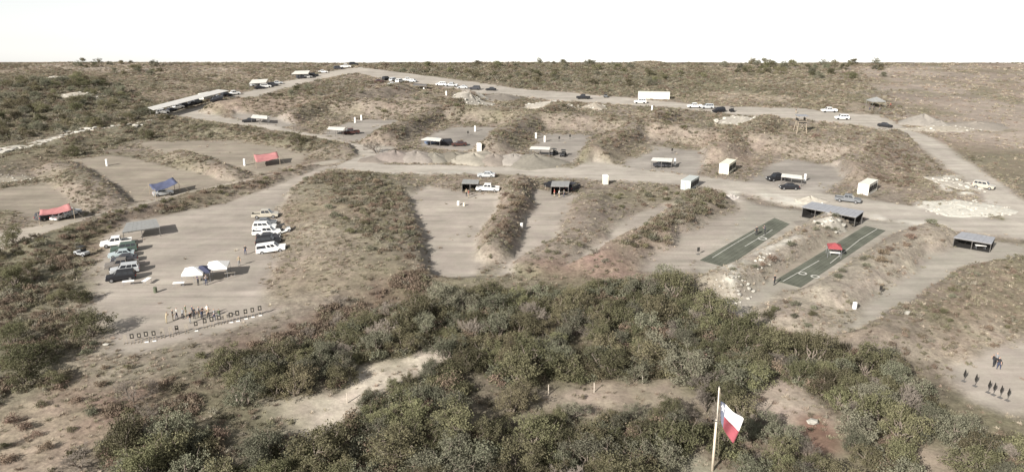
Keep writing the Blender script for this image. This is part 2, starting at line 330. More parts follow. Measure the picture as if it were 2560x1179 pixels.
# ------------------------------------------------------------------ mesh helpers
class MB:
    def __init__(s): s.v = []; s.f = []; s.m = []
    def quad(s, a, b, c, d, mi=0):
        i = len(s.v); s.v += [tuple(a), tuple(b), tuple(c), tuple(d)]; s.f.append((i, i + 1, i + 2, i + 3)); s.m.append(mi); return s
    def ngon(s, pts, mi=0):
        i = len(s.v); s.v += [tuple(p) for p in pts]; s.f.append(tuple(range(i, i + len(pts)))); s.m.append(mi); return s
    def hexa(s, b4, t4, mi=0):
        i = len(s.v); s.v += [tuple(p) for p in b4] + [tuple(p) for p in t4]
        for q in ((3, 2, 1, 0), (4, 5, 6, 7), (0, 1, 5, 4), (1, 2, 6, 5), (2, 3, 7, 6), (3, 0, 4, 7)):
            s.f.append(tuple(i + k for k in q)); s.m.append(mi)
        return s
    def box(s, c, d, mi=0, rz=0):
        x, y, z = c; a, b, h = d[0] / 2, d[1] / 2, d[2] / 2; cs, sn = math.cos(rz), math.sin(rz)
        def q(u, v, w): return (x + u * cs - v * sn, y + u * sn + v * cs, z + w)
        return s.hexa([q(-a, -b, -h), q(a, -b, -h), q(a, b, -h), q(-a, b, -h)], [q(-a, -b, h), q(a, -b, h), q(a, b, h), q(-a, b, h)], mi)
    def tube(s, a, b, r0, r1=None, n=6, mi=0, cap=True):
        a = Vector(a); b = Vector(b); r1 = r0 if r1 is None else r1; d = (b - a)
        if d.length < 1e-6: return s
        d.normalize(); u = d.orthogonal().normalized(); w = d.cross(u); i = len(s.v)
        for p, r in ((a, r0), (b, r1)):
            for k in range(n):
                t = 2 * PI * k / n; s.v.append(tuple(p + u * (r * math.cos(t)) + w * (r * math.sin(t))))
        for k in range(n): s.f.append((i + k, i + (k + 1) % n, i + n + (k + 1) % n, i + n + k)); s.m.append(mi)
        if cap:
            s.f.append(tuple(range(i + n - 1, i - 1, -1))); s.m.append(mi); s.f.append(tuple(range(i + n, i + 2 * n))); s.m.append(mi)
        return s
    def prism(s, prof, w, ins=.06, mi=0):   # side profile (x,z) extruded over y with softened edges
        cx = sum(p[0] for p in prof) / len(prof); cz = sum(p[1] for p in prof) / len(prof); n = len(prof); i = len(s.v)
        k = .965
        rings = [(-w / 2, k), (-w / 2 + ins, 1), (w / 2 - ins, 1), (w / 2, k)]
        for y, q in rings:
            for (x, z) in prof: s.v.append((cx + (x - cx) * q, y, cz + (z - cz) * q))
        for r in range(3):
            for j in range(n): s.f.append((i + r * n + j, i + r * n + (j + 1) % n, i + (r + 1) * n + (j + 1) % n, i + (r + 1) * n + j)); s.m.append(mi)
        s.f.append(tuple(range(i, i + n))[::-1]); s.m.append(mi); s.f.append(tuple(range(i + 3 * n, i + 4 * n))); s.m.append(mi)
        return s
    def mesh(s, name, mats, smooth=False):
        me = bpy.data.meshes.new(name); me.from_pydata(s.v, [], s.f)
        for m in (mats if isinstance(mats, (list, tuple)) else [mats]): me.materials.append(m)
        if any(s.m): me.polygons.foreach_set('material_index', s.m)
        if smooth: me.polygons.foreach_set('use_smooth', [True] * len(me.polygons))
        bm = bmesh.new(); bm.from_mesh(me); bmesh.ops.recalc_face_normals(bm, faces=bm.faces); bm.to_mesh(me); bm.free()
        me.update(); return me
    def build(s, name, mats, parent=None, smooth=False, loc=(0, 0, 0)):
        return link(name, s.mesh(name, mats, smooth), parent, loc)
def link(name, me, parent=None, loc=(0, 0, 0), rotz=0, scale=1):
    o = bpy.data.objects.new(name, me); COL.objects.link(o); o.location = loc
    if rotz: o.rotation_euler[2] = rotz
    if scale != 1: o.scale = (scale,) * 3 if not hasattr(scale, '__len__') else scale
    if parent: o.parent = parent
    return o
def tag(o, label, cat, group=None, kind=None):
    o['label'] = label
    if cat: o['category'] = cat
    if group: o['group'] = group
    if kind: o['kind'] = kind
    return o
def thing(name, label, cat, loc=(0, 0, 0), rotz=0, group=None, scale=1):
    o = link(name, None, None, loc, rotz, scale); o.empty_display_size = .3
    return tag(o, label, cat, group)
def setmat(o, m, i=0):
    o.material_slots[i].link = 'OBJECT'; o.material_slots[i].material = m
UPRIGHT = []

# ------------------------------------------------------------------ ground, roads and bays: one continuous terrain, split by what the surface is
nxg, nyg = X.shape
vid = np.arange(nxg * nyg).reshape(nxg, nyg)
F = np.stack([vid[:-1, :-1], vid[1:, :-1], vid[1:, 1:], vid[:-1, 1:]], -1).reshape(-1, 4)
own = owner[:-1, :-1].reshape(-1)
VX = np.stack([X, Y, Hh], -1).reshape(-1, 3); VC = color.reshape(-1, 3); VV = vegtex.reshape(-1)
# vertex normals of the whole terrain, so that the split pieces shade as one surface
dzx = np.gradient(Hh, gx, axis=0); dzy = np.gradient(Hh, gy, axis=1)
VN = np.stack([-dzx, -dzy, np.ones_like(dzx)], -1).reshape(-1, 3); VN /= np.linalg.norm(VN, axis=1)[:, None]
def terrain(name, sel, label, cat):
    f = F[sel]; u, inv = np.unique(f, return_inverse=True); inv = inv.reshape(-1)
    me = bpy.data.meshes.new(name); me.vertices.add(len(u)); me.vertices.foreach_set('co', VX[u].ravel())
    me.loops.add(len(inv)); me.loops.foreach_set('vertex_index', inv); me.polygons.add(len(f))
    me.polygons.foreach_set('loop_start', np.arange(0, len(inv), 4)); me.polygons.foreach_set('use_smooth', np.ones(len(f), bool))
    me.update(calc_edges=True)
    ca = me.color_attributes.new('zone', 'FLOAT_COLOR', 'POINT'); ca.data.foreach_set('color', np.concatenate([VC[u], np.ones((len(u), 1))], 1).ravel())
    va = me.attributes.new('veg', 'FLOAT', 'POINT'); va.data.foreach_set('value', VV[u])
    me.normals_split_custom_set_from_vertices(VN[u])
    me.materials.append(EARTH); o = link(name, me); tag(o, label, cat, kind='structure'); return o
terrain('ground', own < 0, 'dry brown grassland and scrub covering the gently rising plain', 'ground')
for i, (nm, lb, P) in enumerate(BAYS): terrain(nm, own == i, lb, 'dirt bay' if nm == 'range_bay' else 'lot')
for k, (key, (lb, P)) in enumerate(ROADS.items()): terrain('dirt_road', own == 100 + k, lb, 'road')

# ------------------------------------------------------------------ vegetation meshes
LEAF = [mat('leaf_olive', (.13, .123, .07), .8, var=.4, scale=.9, rand=.42, hue=.03, trans=.25),
        mat('leaf_grey_green', (.152, .15, .104), .8, var=.35, scale=.9, rand=.32, hue=.02, trans=.25),
        mat('leaf_russet', (.19, .145, .105), .85, var=.3, scale=1.2, rand=.25, hue=.02, trans=.2)]
BARK = mat('bark', (.17, .14, .115), .9, var=.25, scale=6)
TWIG = mat('twig', (.185, .158, .132), .9, var=.25, scale=4, rand=.2)
GR_DRY = mat('grass_dry', (.36, .31, .24), .9, var=.25, scale=2, rand=.3, hue=.01, trans=.2)
GR_BRN = mat('grass_brown', (.255, .20, .152), .9, var=.25, scale=2, rand=.3, hue=.012, trans=.2)
GR_OLV = mat('grass_olive', (.22, .2, .137), .9, var=.25, scale=2, rand=.3, hue=.02, trans=.2)
def leafcloud(mb, centers, rad, n, size, r, up=.25):
    for c in centers:
        for _ in range(n):
            p = Vector((r.gauss(0, 1), r.gauss(0, 1), r.gauss(0, .8))) * rad * .55 + c
            if p.z < .1: p.z = .1 + r.random() * .2
            a = Vector((r.gauss(0, 1), r.gauss(0, 1), r.gauss(0, .7))).normalized(); b = a.orthogonal().normalized(); b.rotate(Matrix.Rotation(r.random() * 6.28, 3, a))
            s = size * (.6 + r.random() * .9); u = b * s; v = a.cross(b) * s * .55
            mb.quad(p - u, p - v, p + u, p + v)
def limb(mb, a, b, r0, r1, r, seg=3, wob=.15, n=5):
    p = Vector(a); pr = r0
    for k in range(seg):
        t = (k + 1) / seg; q = Vector(a).lerp(Vector(b), t)
        if k < seg - 1: q += Vector((r.gauss(0, 1), r.gauss(0, 1), r.gauss(0, .6))) * wob
        rr = r0 + (r1 - r0) * t; mb.tube(p, q, pr, rr, n, cap=(k == seg - 1)); p = q; pr = rr
def make_tree(seed, R=2.9, H=4.2, nclump=52, leaves=74, lsize=.085):
    r = random.Random(seed); tr = MB(); cr = MB(); cl = []
    nst = r.choice((2, 3, 4))
    lobes = []
    for k in range(r.choice((5, 6, 7, 8))):
        a = r.random() * 6.28; d = R * (.3 + .45 * r.random()); lobes.append(Vector((math.cos(a) * d, math.sin(a) * d, H * (.34 + .36 * r.random()))))
    lobes.append(Vector((0, 0, H * .72)))
    for L in lobes:
        base = Vector((r.uniform(-.25, .25), r.uniform(-.25, .25), -.15))
        limb(tr, base, L, .11, .03, r, 4, .18)
        if r.random() < .35: limb(tr, L, L * 1.25 + Vector((r.gauss(0, .3), r.gauss(0, .3), .5)), .03, .01, r, 3, .1, 3)
        nk = max(3, nclump // len(lobes))
        for _ in range(nk):
            v = Vector((r.gauss(0, 1), r.gauss(0, 1), r.gauss(0, .85))).normalized() * (R * .38 * (.55 + .6 * r.random())); v.z *= .75
            c = L + v; c.z = min(max(c.z, .35), H * 1.02); cl.append(c)
            if r.random() < .5: limb(tr, L, c, .025, .008, r, 2, .08, 3)
    for k in range(14):   # low skirts of foliage
        a = r.random() * 6.28; d = R * (.35 + .55 * r.random()); cl.append(Vector((math.cos(a) * d, math.sin(a) * d, .35 + .7 * r.random())))
    leafcloud(cr, cl, .5, leaves, lsize, r)
    return tr.mesh('trunk', BARK), cr.mesh('crown', LEAF[0])
def make_bare(seed, R=2.2, H=3.4, lv=5):
    r = random.Random(seed); tr = MB(); tw = MB()
    def grow(p, d, ln, rad, k):
        q = p + d * ln; (tr if k >= lv - 1 else tw).tube(p, q, rad, rad * .62, 4 if k > 2 else 3, cap=False)
        if k == 0: return
        for _ in range(r.choice((2, 3, 3)) if k > 1 else 4):
            e = (d + Vector((r.gauss(0, .5), r.gauss(0, .5), r.gauss(.08, .35)))).normalized(); grow(q if r.random() < .7 else p.lerp(q, .7), e, ln * (.62 + .25 * r.random()), max(rad * .6, .012), k - 1)
    for _ in range(5):
        a = r.random() * 6.28; grow(Vector((0, 0, -.1)), Vector((math.cos(a) * .6, math.sin(a) * .6, .8)).normalized(), H * .3, .07, lv)
    return tr.mesh('trunk', BARK), tw.mesh('crown', TWIG)
def make_bush(seed, R=.9, H=1.0, nc=14, lv=36, ls=.075):
    r = random.Random(seed); st = MB(); cr = MB(); cl = []
    for _ in range(nc):
        a = r.random() * 6.28; d = R * math.sqrt(r.random()) * .8; c = Vector((math.cos(a) * d, math.sin(a) * d, H * (.25 + .55 * r.random() * (1 - .5 * d / R)))); cl.append(c)
        st.tube((c.x * .15, c.y * .15, -.1), c, .02, .008, 3, cap=False)
    leafcloud(cr, cl, R * .34, lv, ls, r)
    return st.mesh('stem', BARK), cr.mesh('foliage', LEAF[1])
def make_tuft(seed, n, h, spread, wid, m):
    r = random.Random(seed); mb = MB()
    for _ in range(n):
        a = r.random() * 6.28; d = spread * r.random(); b = Vector((math.cos(a) * d, math.sin(a) * d, -.03)); a2 = a + r.gauss(0, .8); ln = h * (.5 + .7 * r.random())
        t = b + Vector((math.cos(a2) * ln * .55, math.sin(a2) * ln * .55, ln * .85)); w = Vector((-math.sin(a2), math.cos(a2), 0)) * wid
        i = len(mb.v); mb.v += [tuple(b - w), tuple(b + w), tuple(t + w * .3), tuple(t - w * .3)]; mb.f.append((i, i + 1, i + 2, i + 3)); mb.m.append(0)
    return mb.mesh('tuft', m)
TREES = [make_tree(s, R=2.3 + .3 * (s % 4), H=3.0 + .55 * (s % 4), nclump=(34, 52, 44, 60)[s % 4]) for s in range(12)]
BARES = [make_bare(40 + s) for s in range(4)]
BUSHES = [make_bush(60 + s, R=.8 + .1 * (s % 3)) for s in range(5)]

def scatter(name, pts, scl, kind, meshes, label, cat):
    n = len(pts); me = bpy.data.meshes.new(name); me.vertices.add(n); me.vertices.foreach_set('co', np.asarray(pts, np.float32).ravel())
    def att(nm, t, a, f='value'):
        x = me.attributes.new(nm, t, 'POINT'); x.data.foreach_set(f, np.asarray(a).ravel())
    rot = np.zeros((n, 3), np.float32); rot[:, 2] = NR.random(n) * 6.283; rot[:, :2] = NR.normal(0, .12, (n, 2))
    att('rot', 'FLOAT_VECTOR', rot, 'vector'); att('scl', 'FLOAT', np.asarray(scl, np.float32)); att('kindi', 'INT', np.asarray(kind, np.int32))
    o = link(name, me); c = bpy.data.collections.new(name + '_pieces')
    for i, m in enumerate(meshes): c.objects.link(bpy.data.objects.new('%s_%02d' % (name, i), m))
    ng = bpy.data.node_groups.new(name, 'GeometryNodeTree')
    ng.interface.new_socket('Geometry', in_out='INPUT', socket_type='NodeSocketGeometry'); ng.interface.new_socket('Geometry', in_out='OUTPUT', socket_type='NodeSocketGeometry')
    N = ng.nodes; L = ng.links; gi = N.new('NodeGroupInput'); go = N.new('NodeGroupOutput')
    ip = N.new('GeometryNodeInstanceOnPoints'); ci = N.new('GeometryNodeCollectionInfo'); ci.inputs['Collection'].default_value = c
    ci.inputs['Separate Children'].default_value = True; ci.inputs['Reset Children'].default_value = True; ip.inputs['Pick Instance'].default_value = True
    def na(nm, t):
        a = N.new('GeometryNodeInputNamedAttribute'); a.data_type = t; a.inputs['Name'].default_value = nm; return a.outputs[0]
    mp = N.new('GeometryNodeMeshToPoints'); L.new(gi.outputs[0], mp.inputs[0])
    L.new(mp.outputs[0], ip.inputs['Points']); L.new(ci.outputs[0], ip.inputs['Instance']); L.new(na('kindi', 'INT'), ip.inputs['Instance Index'])
    L.new(na('rot', 'FLOAT_VECTOR'), ip.inputs['Rotation']); L.new(na('scl', 'FLOAT'), ip.inputs['Scale']); L.new(ip.outputs[0], go.inputs[0])
    md = o.modifiers.new('scatter', 'NODES'); md.node_group = ng
    tag(o, label, cat, kind='stuff'); return o

# ---- grass and low scrub: ground cover nobody could count
def frustum_pts(n, y0, y1):
    y = np.sqrt(NR.random(n) * (y1 ** 2 - y0 ** 2) + y0 ** 2); z = y * CT + CAM_H * ST; x = (NR.random(n) * 2 - 1) * (z * .70 + 6)
    return x, y
def zone_w(PX, px_, py_, soft=3):
    return 1 - sst(-soft, soft, poly_sd(px_, py_, G2(PX)))
N0 = 190000
x, y = frustum_pts(N0, 66, YC + 10)
v = _bi(veg, x, y); pl = _bi(pale, x, y); cl_ = _bi(clearing, x, y)
tr0 = zone_w([(2120,165),(2800,150),(2800,520),(2480,430),(2260,300)], x, y, 8)
dens = v * (1 - .75 * tr0) * (1 - .5 * sst(230, 330, y)) * (1 - .8 * pl) * (.25 + 1.1 * sst(.35, .65, fbm(x, y, 8, 120, 3))) * (1 - .45 * cl_)
edge = _bi(cleared, x, y); keep = NR.random(N0) < dens * .8
# sparse weeds on the disturbed dirt
weed = (NR.random(N0) < .018 * sst(.55, .7, fbm(x, y, 11, 130, 2))) & (_bi(road, x, y) < .3) & (edge > .5)
keep |= weed
x, y = x[keep], y[keep]; z = _bi(Hh, x, y)
lum = np.stack([_bi(color[..., k], x, y) for k in range(3)], -1)
t = NR.random(len(x)); dark = lum[:, 0] < .2; redd = lum[:, 0] / (lum[:, 1] + 1e-6) > 1.32
kind = np.where(dark, np.where(t < .6, 4, np.where(t < .8, 2, 0)), np.where(redd, np.where(t < .7, 2, 0), np.where(t < .5, 0, np.where(t < .75, 2, 4)))) + (NR.random(len(x)) < .5)
scl = (.55 + .8 * NR.random(len(x))) * (.85 + .9 * sst(130, 380, y))
TUFTS = [make_tuft(80, 46, .34, .3, .02, GR_DRY), make_tuft(81, 50, .26, .45, .022, GR_DRY), make_tuft(82, 46, .34, .3, .02, GR_BRN), make_tuft(83, 50, .28, .45, .022, GR_BRN), make_tuft(84, 46, .32, .35, .022, GR_OLV), make_tuft(85, 50, .27, .45, .025, GR_OLV)]
scatter('dry_grass', np.stack([x, y, z], -1), scl, kind, TUFTS, 'tufts of dry brown and tan grass covering the plain and berms', 'grass')
print('grass', len(x))
# low scrub
N1 = 150000
x, y = frustum_pts(N1, 66, YC + 6); v = _bi(veg, x, y) * (1 - _bi(pale, x, y)) * (1 - .85 * _bi(clearing, x, y))
dk = np.clip((.262 - _bi(color[..., 0], x, y)) / .12, .04, 1); bm_ = np.clip(_bi(berm, x, y) / 2.5, 0, 1)
tr_ = zone_w([(2120,165),(2800,150),(2800,500),(2480,430),(2260,300)], x, y, 8)
pt_ = sst(.42, .6, fbm(x, y, 19, 145, 3)); fg_ = 1 - sst(95, 135, y)
dens = v * (dk * .82 + .32 * bm_ + .04 + .25 * fg_) * (.1 + .9 * sst(.4, .62, fbm(x, y, 5.5, 140, 3))) * (.25 + .75 * pt_) * (1 - .97 * tr_) * (1 + .8 * sst(230, 300, y) * dk) * (1 - .5 * _bi(PCUT, x, y))
keep = NR.random(N1) < dens * .75; x, y = x[keep], y[keep]; z = _bi(Hh, x, y); t = NR.random(len(x))
SCM = [mat('scrub_olive', (.18, .164, .108), .85, var=.3, scale=1.2, rand=.3, hue=.025, trans=.3), mat('scrub_grey', (.235, .215, .165), .85, var=.3, scale=1.2, rand=.25, hue=.02, trans=.3), mat('scrub_russet', (.195, .152, .112), .85, var=.3, scale=1.2, rand=.25, hue=.015, trans=.3)]
SCRUB = []
for s in range(3):
    for m in range(3):
        b = make_bush(70 + s, R=.75, H=.8, nc=8, lv=26, ls=.08)[1].copy(); b.materials.clear(); b.materials.append(SCM[m]); SCRUB.append(b)
kind = (NR.random(len(x)) * 3).astype(int) * 3 + np.where(t < .42, 0, np.where(t < .7, 1, 2))
scatter('low_scrub', np.stack([x, y, z], -1), (.34 + .66 * NR.random(len(x)) ** 2) * (.9 + .5 * sst(160, 380, y)), kind, SCRUB, 'low olive and russet scrub growing on berms and verges', 'scrub')
print('scrub', len(x))

# ---- brush growing in masses: the ditch strip, the scrubby berms, the slope beside the lot, the woodland floor
BRUSH = [ # (pixel polygon, number, scale from, to, share of russet)
 ([(40,632),(250,566),(430,520),(620,470),(850,404),(856,414),(700,456),(470,528),(300,552),(250,585),(110,650)], 330, .55, 1.25, .6),
 ([(1275,462),(1325,466),(1305,560),(1250,640),(1205,640),(1255,540)], 90, .5, 1.1, .7),
 ([(1480,660),(1590,590),(1690,520),(1745,480),(1835,508),(1770,565),(1640,632),(1500,668)], 230, .6, 1.3, .35),
 ([(1450,640),(1510,590),(1580,548),(1600,560),(1520,612),(1470,648)], 50, .5, 1.0, .6),
 ([(740,446),(960,436),(1030,480),(1055,680),(960,680),(860,560)], 520, .5, 1.2, .3),
 ([(-60,620),(210,585),(245,640),(225,760),(225,880),(120,1010),(-60,1040)], 430, .6, 1.4, .4),
 ([(-60,205),(220,194),(372,256),(392,290),(250,326),(-60,362)], 900, 1.0, 2.0, .12),
 ([(950,160),(1500,160),(1800,198),(1700,226),(1300,212),(1000,182)], 700, 1.0, 2.0, .15),
 ([(600,870),(760,795),(930,730),(1085,695),(1090,740),(900,815),(700,895)], 380, .7, 1.4, .8),
 ([(960,352),(1060,304),(1180,256),(1210,262),(1090,312),(1000,362)], 130, .5, 1.2, .5), ([(1215,378),(1300,318),(1390,286),(1420,296),(1330,340),(1250,386)], 130, .5, 1.2, .65),
 ([(1480,396),(1560,346),(1640,304),(1680,316),(1600,362),(1520,404)], 130, .5, 1.2, .5), ([(1780,400),(1840,350),(1910,318),(1960,340),(1880,380)], 120, .5, 1.2, .5), ([(2110,440),(2170,390),(2230,352),(2330,420),(2260,470)], 200, .5, 1.1, .6),
 ([(-40,400),(200,345),(420,305),(640,332),(870,372),(770,384),(600,350),(340,346),(150,402)], 360, .6, 1.3, .25),
 ([(160,990),(420,955),(570,990),(420,1080),(240,1060)], 110, .6, 1.3, .75),
]
bx, by, bs, bk = [], [], [], []
for P, n_, s0, s1, rs in BRUSH:
    Q = np.array(G2(P)); qx = NR.uniform(Q[:, 0].min(), Q[:, 0].max(), n_ * 12); qy = NR.uniform(Q[:, 1].min(), Q[:, 1].max(), n_ * 12)
    k_ = (poly_sd(qx, qy, G2(P)) < (fbm(qx, qy, 5, 175, 2) - .62) * 9) & (_bi(cleared, qx, qy) < .25) & (NR.random(len(qx)) < sst(.3, .65, fbm(qx, qy, 7, 170, 3))); qx, qy = qx[k_][:n_], qy[k_][:n_]
    t_ = NR.random(len(qx)); bx.append(qx); by.append(qy); bs.append(NR.uniform(s0, s1, len(qx))); bk.append((NR.random(len(qx)) * 3).astype(int) * 3 + np.where(t_ < rs, 2, np.where(t_ < rs + (1 - rs) * .65, 0, 1)))
bx, by, bs, bk = map(np.concatenate, (bx, by, bs, bk))
scatter('brush', np.stack([bx, by, _bi(Hh, bx, by)], -1), bs, bk, SCRUB, 'olive and russet brush massed on berms, ditch strip and woodland floor', 'brush')
# ---- trees that can be told apart
def place_tree(p, kind, label, cat, group, s=1, name='mesquite_tree', leaf=None):
    src, nm = {'tree': (TREES, ('trunk', 'crown')), 'bare': (BARES, ('trunk', 'crown')), 'bush': (BUSHES, ('stem', 'foliage'))}[kind]
    a, b = rnd.choice(src); e = thing(name, label, cat, p, rnd.random() * 6.28, group, (s * rnd.uniform(.88, 1.12), s * rnd.uniform(.88, 1.12), s * rnd.uniform(.85, 1.1)))
    link(nm[0], a, e); c = link(nm[1], b, e)
    if leaf is not None: setmat(c, leaf)
    UPRIGHT.append(e); return e
TREEZONE = G2([(500,965),(640,905),(800,885),(950,805),(1100,762),(1250,745),(1420,752),(1560,722),(1700,735),(1780,800),(1900,850),(2080,890),(2220,912),(2290,965),(2360,1070),(2460,1125),(2640,1150),(2700,1330),(250,1330),(290,1140),(430,1095),(570,1055),(610,1000)])
cand = frustum_pts(9000, 66, 150); acc = []
sdz = poly_sd(cand[0], cand[1], TREEZONE); clz = _bi(clearing, cand[0], cand[1]); cle = _bi(cleared, cand[0], cand[1])
gap = fbm(cand[0], cand[1], 14, 150, 2)
FLAGB = G(1781, 1172)
for i in range(9000):
    if sdz[i] > 0 or clz[i] > .25 or cle[i] > .2 or len(acc) >= 300: continue
    if gap[i] < .24: continue
    xx, yy = cand[0][i], cand[1][i]
    if abs(xx - FLAGB.x) < 3.2 and -5 < yy - FLAGB.y < 4: continue
    s = .68 + .55 * rnd.random()
    # no crown in front of a clearing
    if _bi(clearing, np.array([xx]), np.array([yy + 5.5]))[0] > .35: s *= .6
    if all((xx - q[0]) ** 2 + (yy - q[1]) ** 2 > (1.3 * (s + q[2])) ** 2 for q in acc): acc.append((xx, yy, s))
MARKS = [((1790,1120),'by the flagpole'),((2040,1070),'round the red soil pit'),((860,990),'by the pale dirt clearing'),((1540,990),'by the fence post clearing'),((1150,770),'below the wide bay with the white pickup'),((1640,740),'below the narrow dirt strip'),((1880,840),'below the left turf lane'),((2120,890),'at the end of the long pale bay'),((2380,1010),'beside the corner bay with plate targets'),((640,950),'below the target row'),((420,1150),'on the open slope under the russet bushes'),((1250,900),'in the heart of the thicket'),((1150,1100),'on the lower side of the pale dirt clearing')]
MARKS = [(G(*q), t) for q, t in MARKS]
def where(x, y): return min(MARKS, key=lambda m: (m[0].x - x) ** 2 + (m[0].y - y) ** 2)[1]
def size(s): return 'large' if s > .95 else ('small' if s < .74 else 'middling')
for xx, yy, s in acc:
    rr = rnd.random(); right = xx > 22
    if rr < (.16 if right else .07):
        place_tree((xx, yy, hgt(xx, yy)), 'bare', '%s leafless grey twiggy tree %s' % (size(s), where(xx, yy)), 'tree', 'bare trees in the thicket', s * 1.0, 'bare_tree')
    else:
        lf = LEAF[0] if rnd.random() < .68 else LEAF[1]
        place_tree((xx, yy, hgt(xx, yy)), 'tree', '%s %s mesquite tree %s' % (size(s), 'olive green' if lf is LEAF[0] else 'grey green', where(xx, yy)), 'tree',
                   'olive mesquites in the thicket' if lf is LEAF[0] else 'grey green mesquites in the thicket', s, leaf=lf)
print('trees', len(acc))
ux, uy = frustum_pts(26000, 66, 150); ud = poly_sd(ux, uy, TREEZONE); ok = (ud < 1.5) & (_bi(clearing, ux, uy) < .2) & (_bi(clearing, ux, uy + 2.5) < .4) & (_bi(cleared, ux, uy) < .15) & (np.hypot(ux - FLAGB.x, uy - FLAGB.y) > 2.5) & (fbm(ux, uy, 8, 160, 3) > .48)
ux, uy = ux[ok][:2100], uy[ok][:2100]; UB = []
for q in range(3):
    for m in (LEAF[0], LEAF[1], LEAF[2]):
        b = make_bush(170 + q, R=1.25, H=1.7, nc=18, lv=40, ls=.085)[1].copy(); b.materials.clear(); b.materials.append(m); UB.append(b)
tt = NR.random(len(ux)); scatter('thicket_undergrowth', np.stack([ux, uy, _bi(Hh, ux, uy)], -1), .55 + .75 * NR.random(len(ux)), (NR.random(len(ux)) * 3).astype(int) * 3 + np.where(tt < .52, 0, np.where(tt < .76, 1, 2)), UB, 'tangled undergrowth filling the thicket between the mesquites', 'undergrowth')
def grove(poly, n, kinds, label, cat, group, s0, s1, name, gapmin=2.0):
    if name == 'bush': n = int(n * .7)
    Q = G2(poly); xs = [q[0] for q in Q]; ys = [q[1] for q in Q]; got = []; tries = 0
    while len(got) < n and tries < n * 40:
        tries += 1; xx, yy = rnd.uniform(min(xs), max(xs)), rnd.uniform(min(ys), max(ys)); a, b = np.array([xx]), np.array([yy])
        if poly_sd(a, b, Q)[0] > 0 or _bi(cleared, a, b)[0] > .15 or _bi(clearing, a, b)[0] > .5: continue
        if any((xx - q[0]) ** 2 + (yy - q[1]) ** 2 < gapmin ** 2 for q in got): continue
        got.append((xx, yy)); k, lf = rnd.choice(kinds)
        sc_ = rnd.uniform(s0, s1); t_ = (sc_ - s0) / (s1 - s0)
        lab = '%s %s %s' % ('large' if t_ > .67 else 'small' if t_ < .33 else 'middling', {None: 'leafless grey', LEAF[0]: 'olive', LEAF[1]: 'grey green', LEAF[2]: 'russet'}[lf], label)
        place_tree((xx, yy, hgt(xx, yy)), k, lab, cat, group, sc_, name, lf)
TO, TG, BO, BG_, BR = ('tree', LEAF[0]), ('tree', LEAF[1]), ('bush', LEAF[0]), ('bush', LEAF[1]), ('bush', LEAF[2])
grove([(-60,205),(220,196),(370,262),(380,292),(250,325),(-60,360)], 115, [TO, TG], 'tree in the woodland behind the white stone bank', 'tree', 'trees behind the stone bank', .55, 1.1, 'scrub_tree', 3)
grove([(960,160),(1500,160),(1780,196),(1700,222),(1300,208),(1010,180)], 60, [TO, TG, TO], 'tree in the brush beyond the upper road', 'tree', 'trees beyond the upper road', .45, .9, 'scrub_tree', 4)
grove([(1800,158),(2230,158),(2230,195),(2150,205),(1830,185)], 40, [TO, TG], 'tree on the skyline rise beyond the hayfield', 'tree', 'trees on the skyline', .6, 1.15, 'scrub_tree', 3.5)
grove([(180,158),(420,158),(400,205),(200,180)], 18, [TO, TG], 'tree along the field track above the woodland', 'tree', 'trees along the field track', .5, .9, 'scrub_tree', 3)
grove([(560,205),(900,190),(960,235),(640,262)], 26, [TO, TG, BO], 'tree between the upper lots and the side road', 'tree', 'trees by the side road', .4, .75, 'scrub_tree', 3)
grove([(-60,620),(180,600),(230,720),(240,900),(150,1010),(-60,1040)], 60, [BO, BG_, TO, BR], 'bush on the scrubby slope beside the gravel lot', 'bush', 'bushes beside the gravel lot', .5, 1.1, 'bush', 2)
grove([(-60,1040),(260,1000),(420,1060),(260,1230),(-60,1230)], 26, [BO, BR, BG_, ('bare', None)], 'bush in the pinkish dry grass of the lower slope', 'bush', 'bushes on the lower slope', .6, 1.4, 'bush', 2.2)
grove([(260,905),(560,895),(600,960),(450,1050),(200,1060)], 20, [BR, BO, ('bare', None)], 'bush below the target line', 'bush', 'bushes below the target line', .5, 1.0, 'bush', 2)
grove([(590,875),(900,740),(1080,700),(1090,745),(900,810),(680,895)], 21, [BR, BR, ('bare', None)], 'bush between gravel lot and thicket', 'bush', 'russet bushes by the thicket', .6, 1.1, 'bush', 1.8)
grove([(750,450),(960,440),(1040,500),(1060,680),(900,690),(800,560)], 36, [BO, BG_, BR], 'bush on the broad mound right of the gravel lot', 'bush', 'bushes on the broad mound', .7, 1.4, 'bush', 2.4)
grove([(1500,480),(1690,470),(1835,505),(1790,560),(1640,632),(1490,655),(1600,570)], 44, [BO, BO, BR, BG_], 'bush on the scrubby berm left of the turf lanes', 'bush', 'bushes on the berm left of the turf lanes', .7, 1.4, 'bush', 2)
grove([(1275,462),(1325,470),(1300,560),(1240,650),(1200,640),(1260,520)], 11, [BR, BR, BO], 'bush on the narrow berm between two bays', 'bush', 'bushes on the narrow berm', .7, 1.2, 'bush', 1.6)
grove([(2090,560),(2130,570),(1990,650),(1830,740),(1800,720),(1960,620)], 17, [BG_, BG_, BR], 'bush on the berm between the turf lanes', 'bush', 'bushes between the turf lanes', .6, 1.15, 'bush', 1.8)
grove([(2230,620),(2350,570),(2360,600),(2220,680),(2080,760),(2050,740)], 17, [BG_, BR], 'bush on the berm right of the turf lanes', 'bush', 'bushes right of the turf lanes', .7, 1.4, 'bush', 1.8)
grove([(1920,770),(2060,740),(2050,800),(2000,850),(1900,830)], 10, [BO, BG_], 'bush at the foot of the turf lanes', 'bush', 'bushes at the foot of the turf lanes', .7, 1.3, 'bush', 2)
grove([(-40,400),(200,345),(420,305),(640,332),(870,372),(760,382),(400,340),(150,400)], 30, [BO, BG_, TO], 'bush on the bank behind the tarp shaded bays', 'bush', 'bushes on the bank', .5, 1.1, 'bush', 2.4)
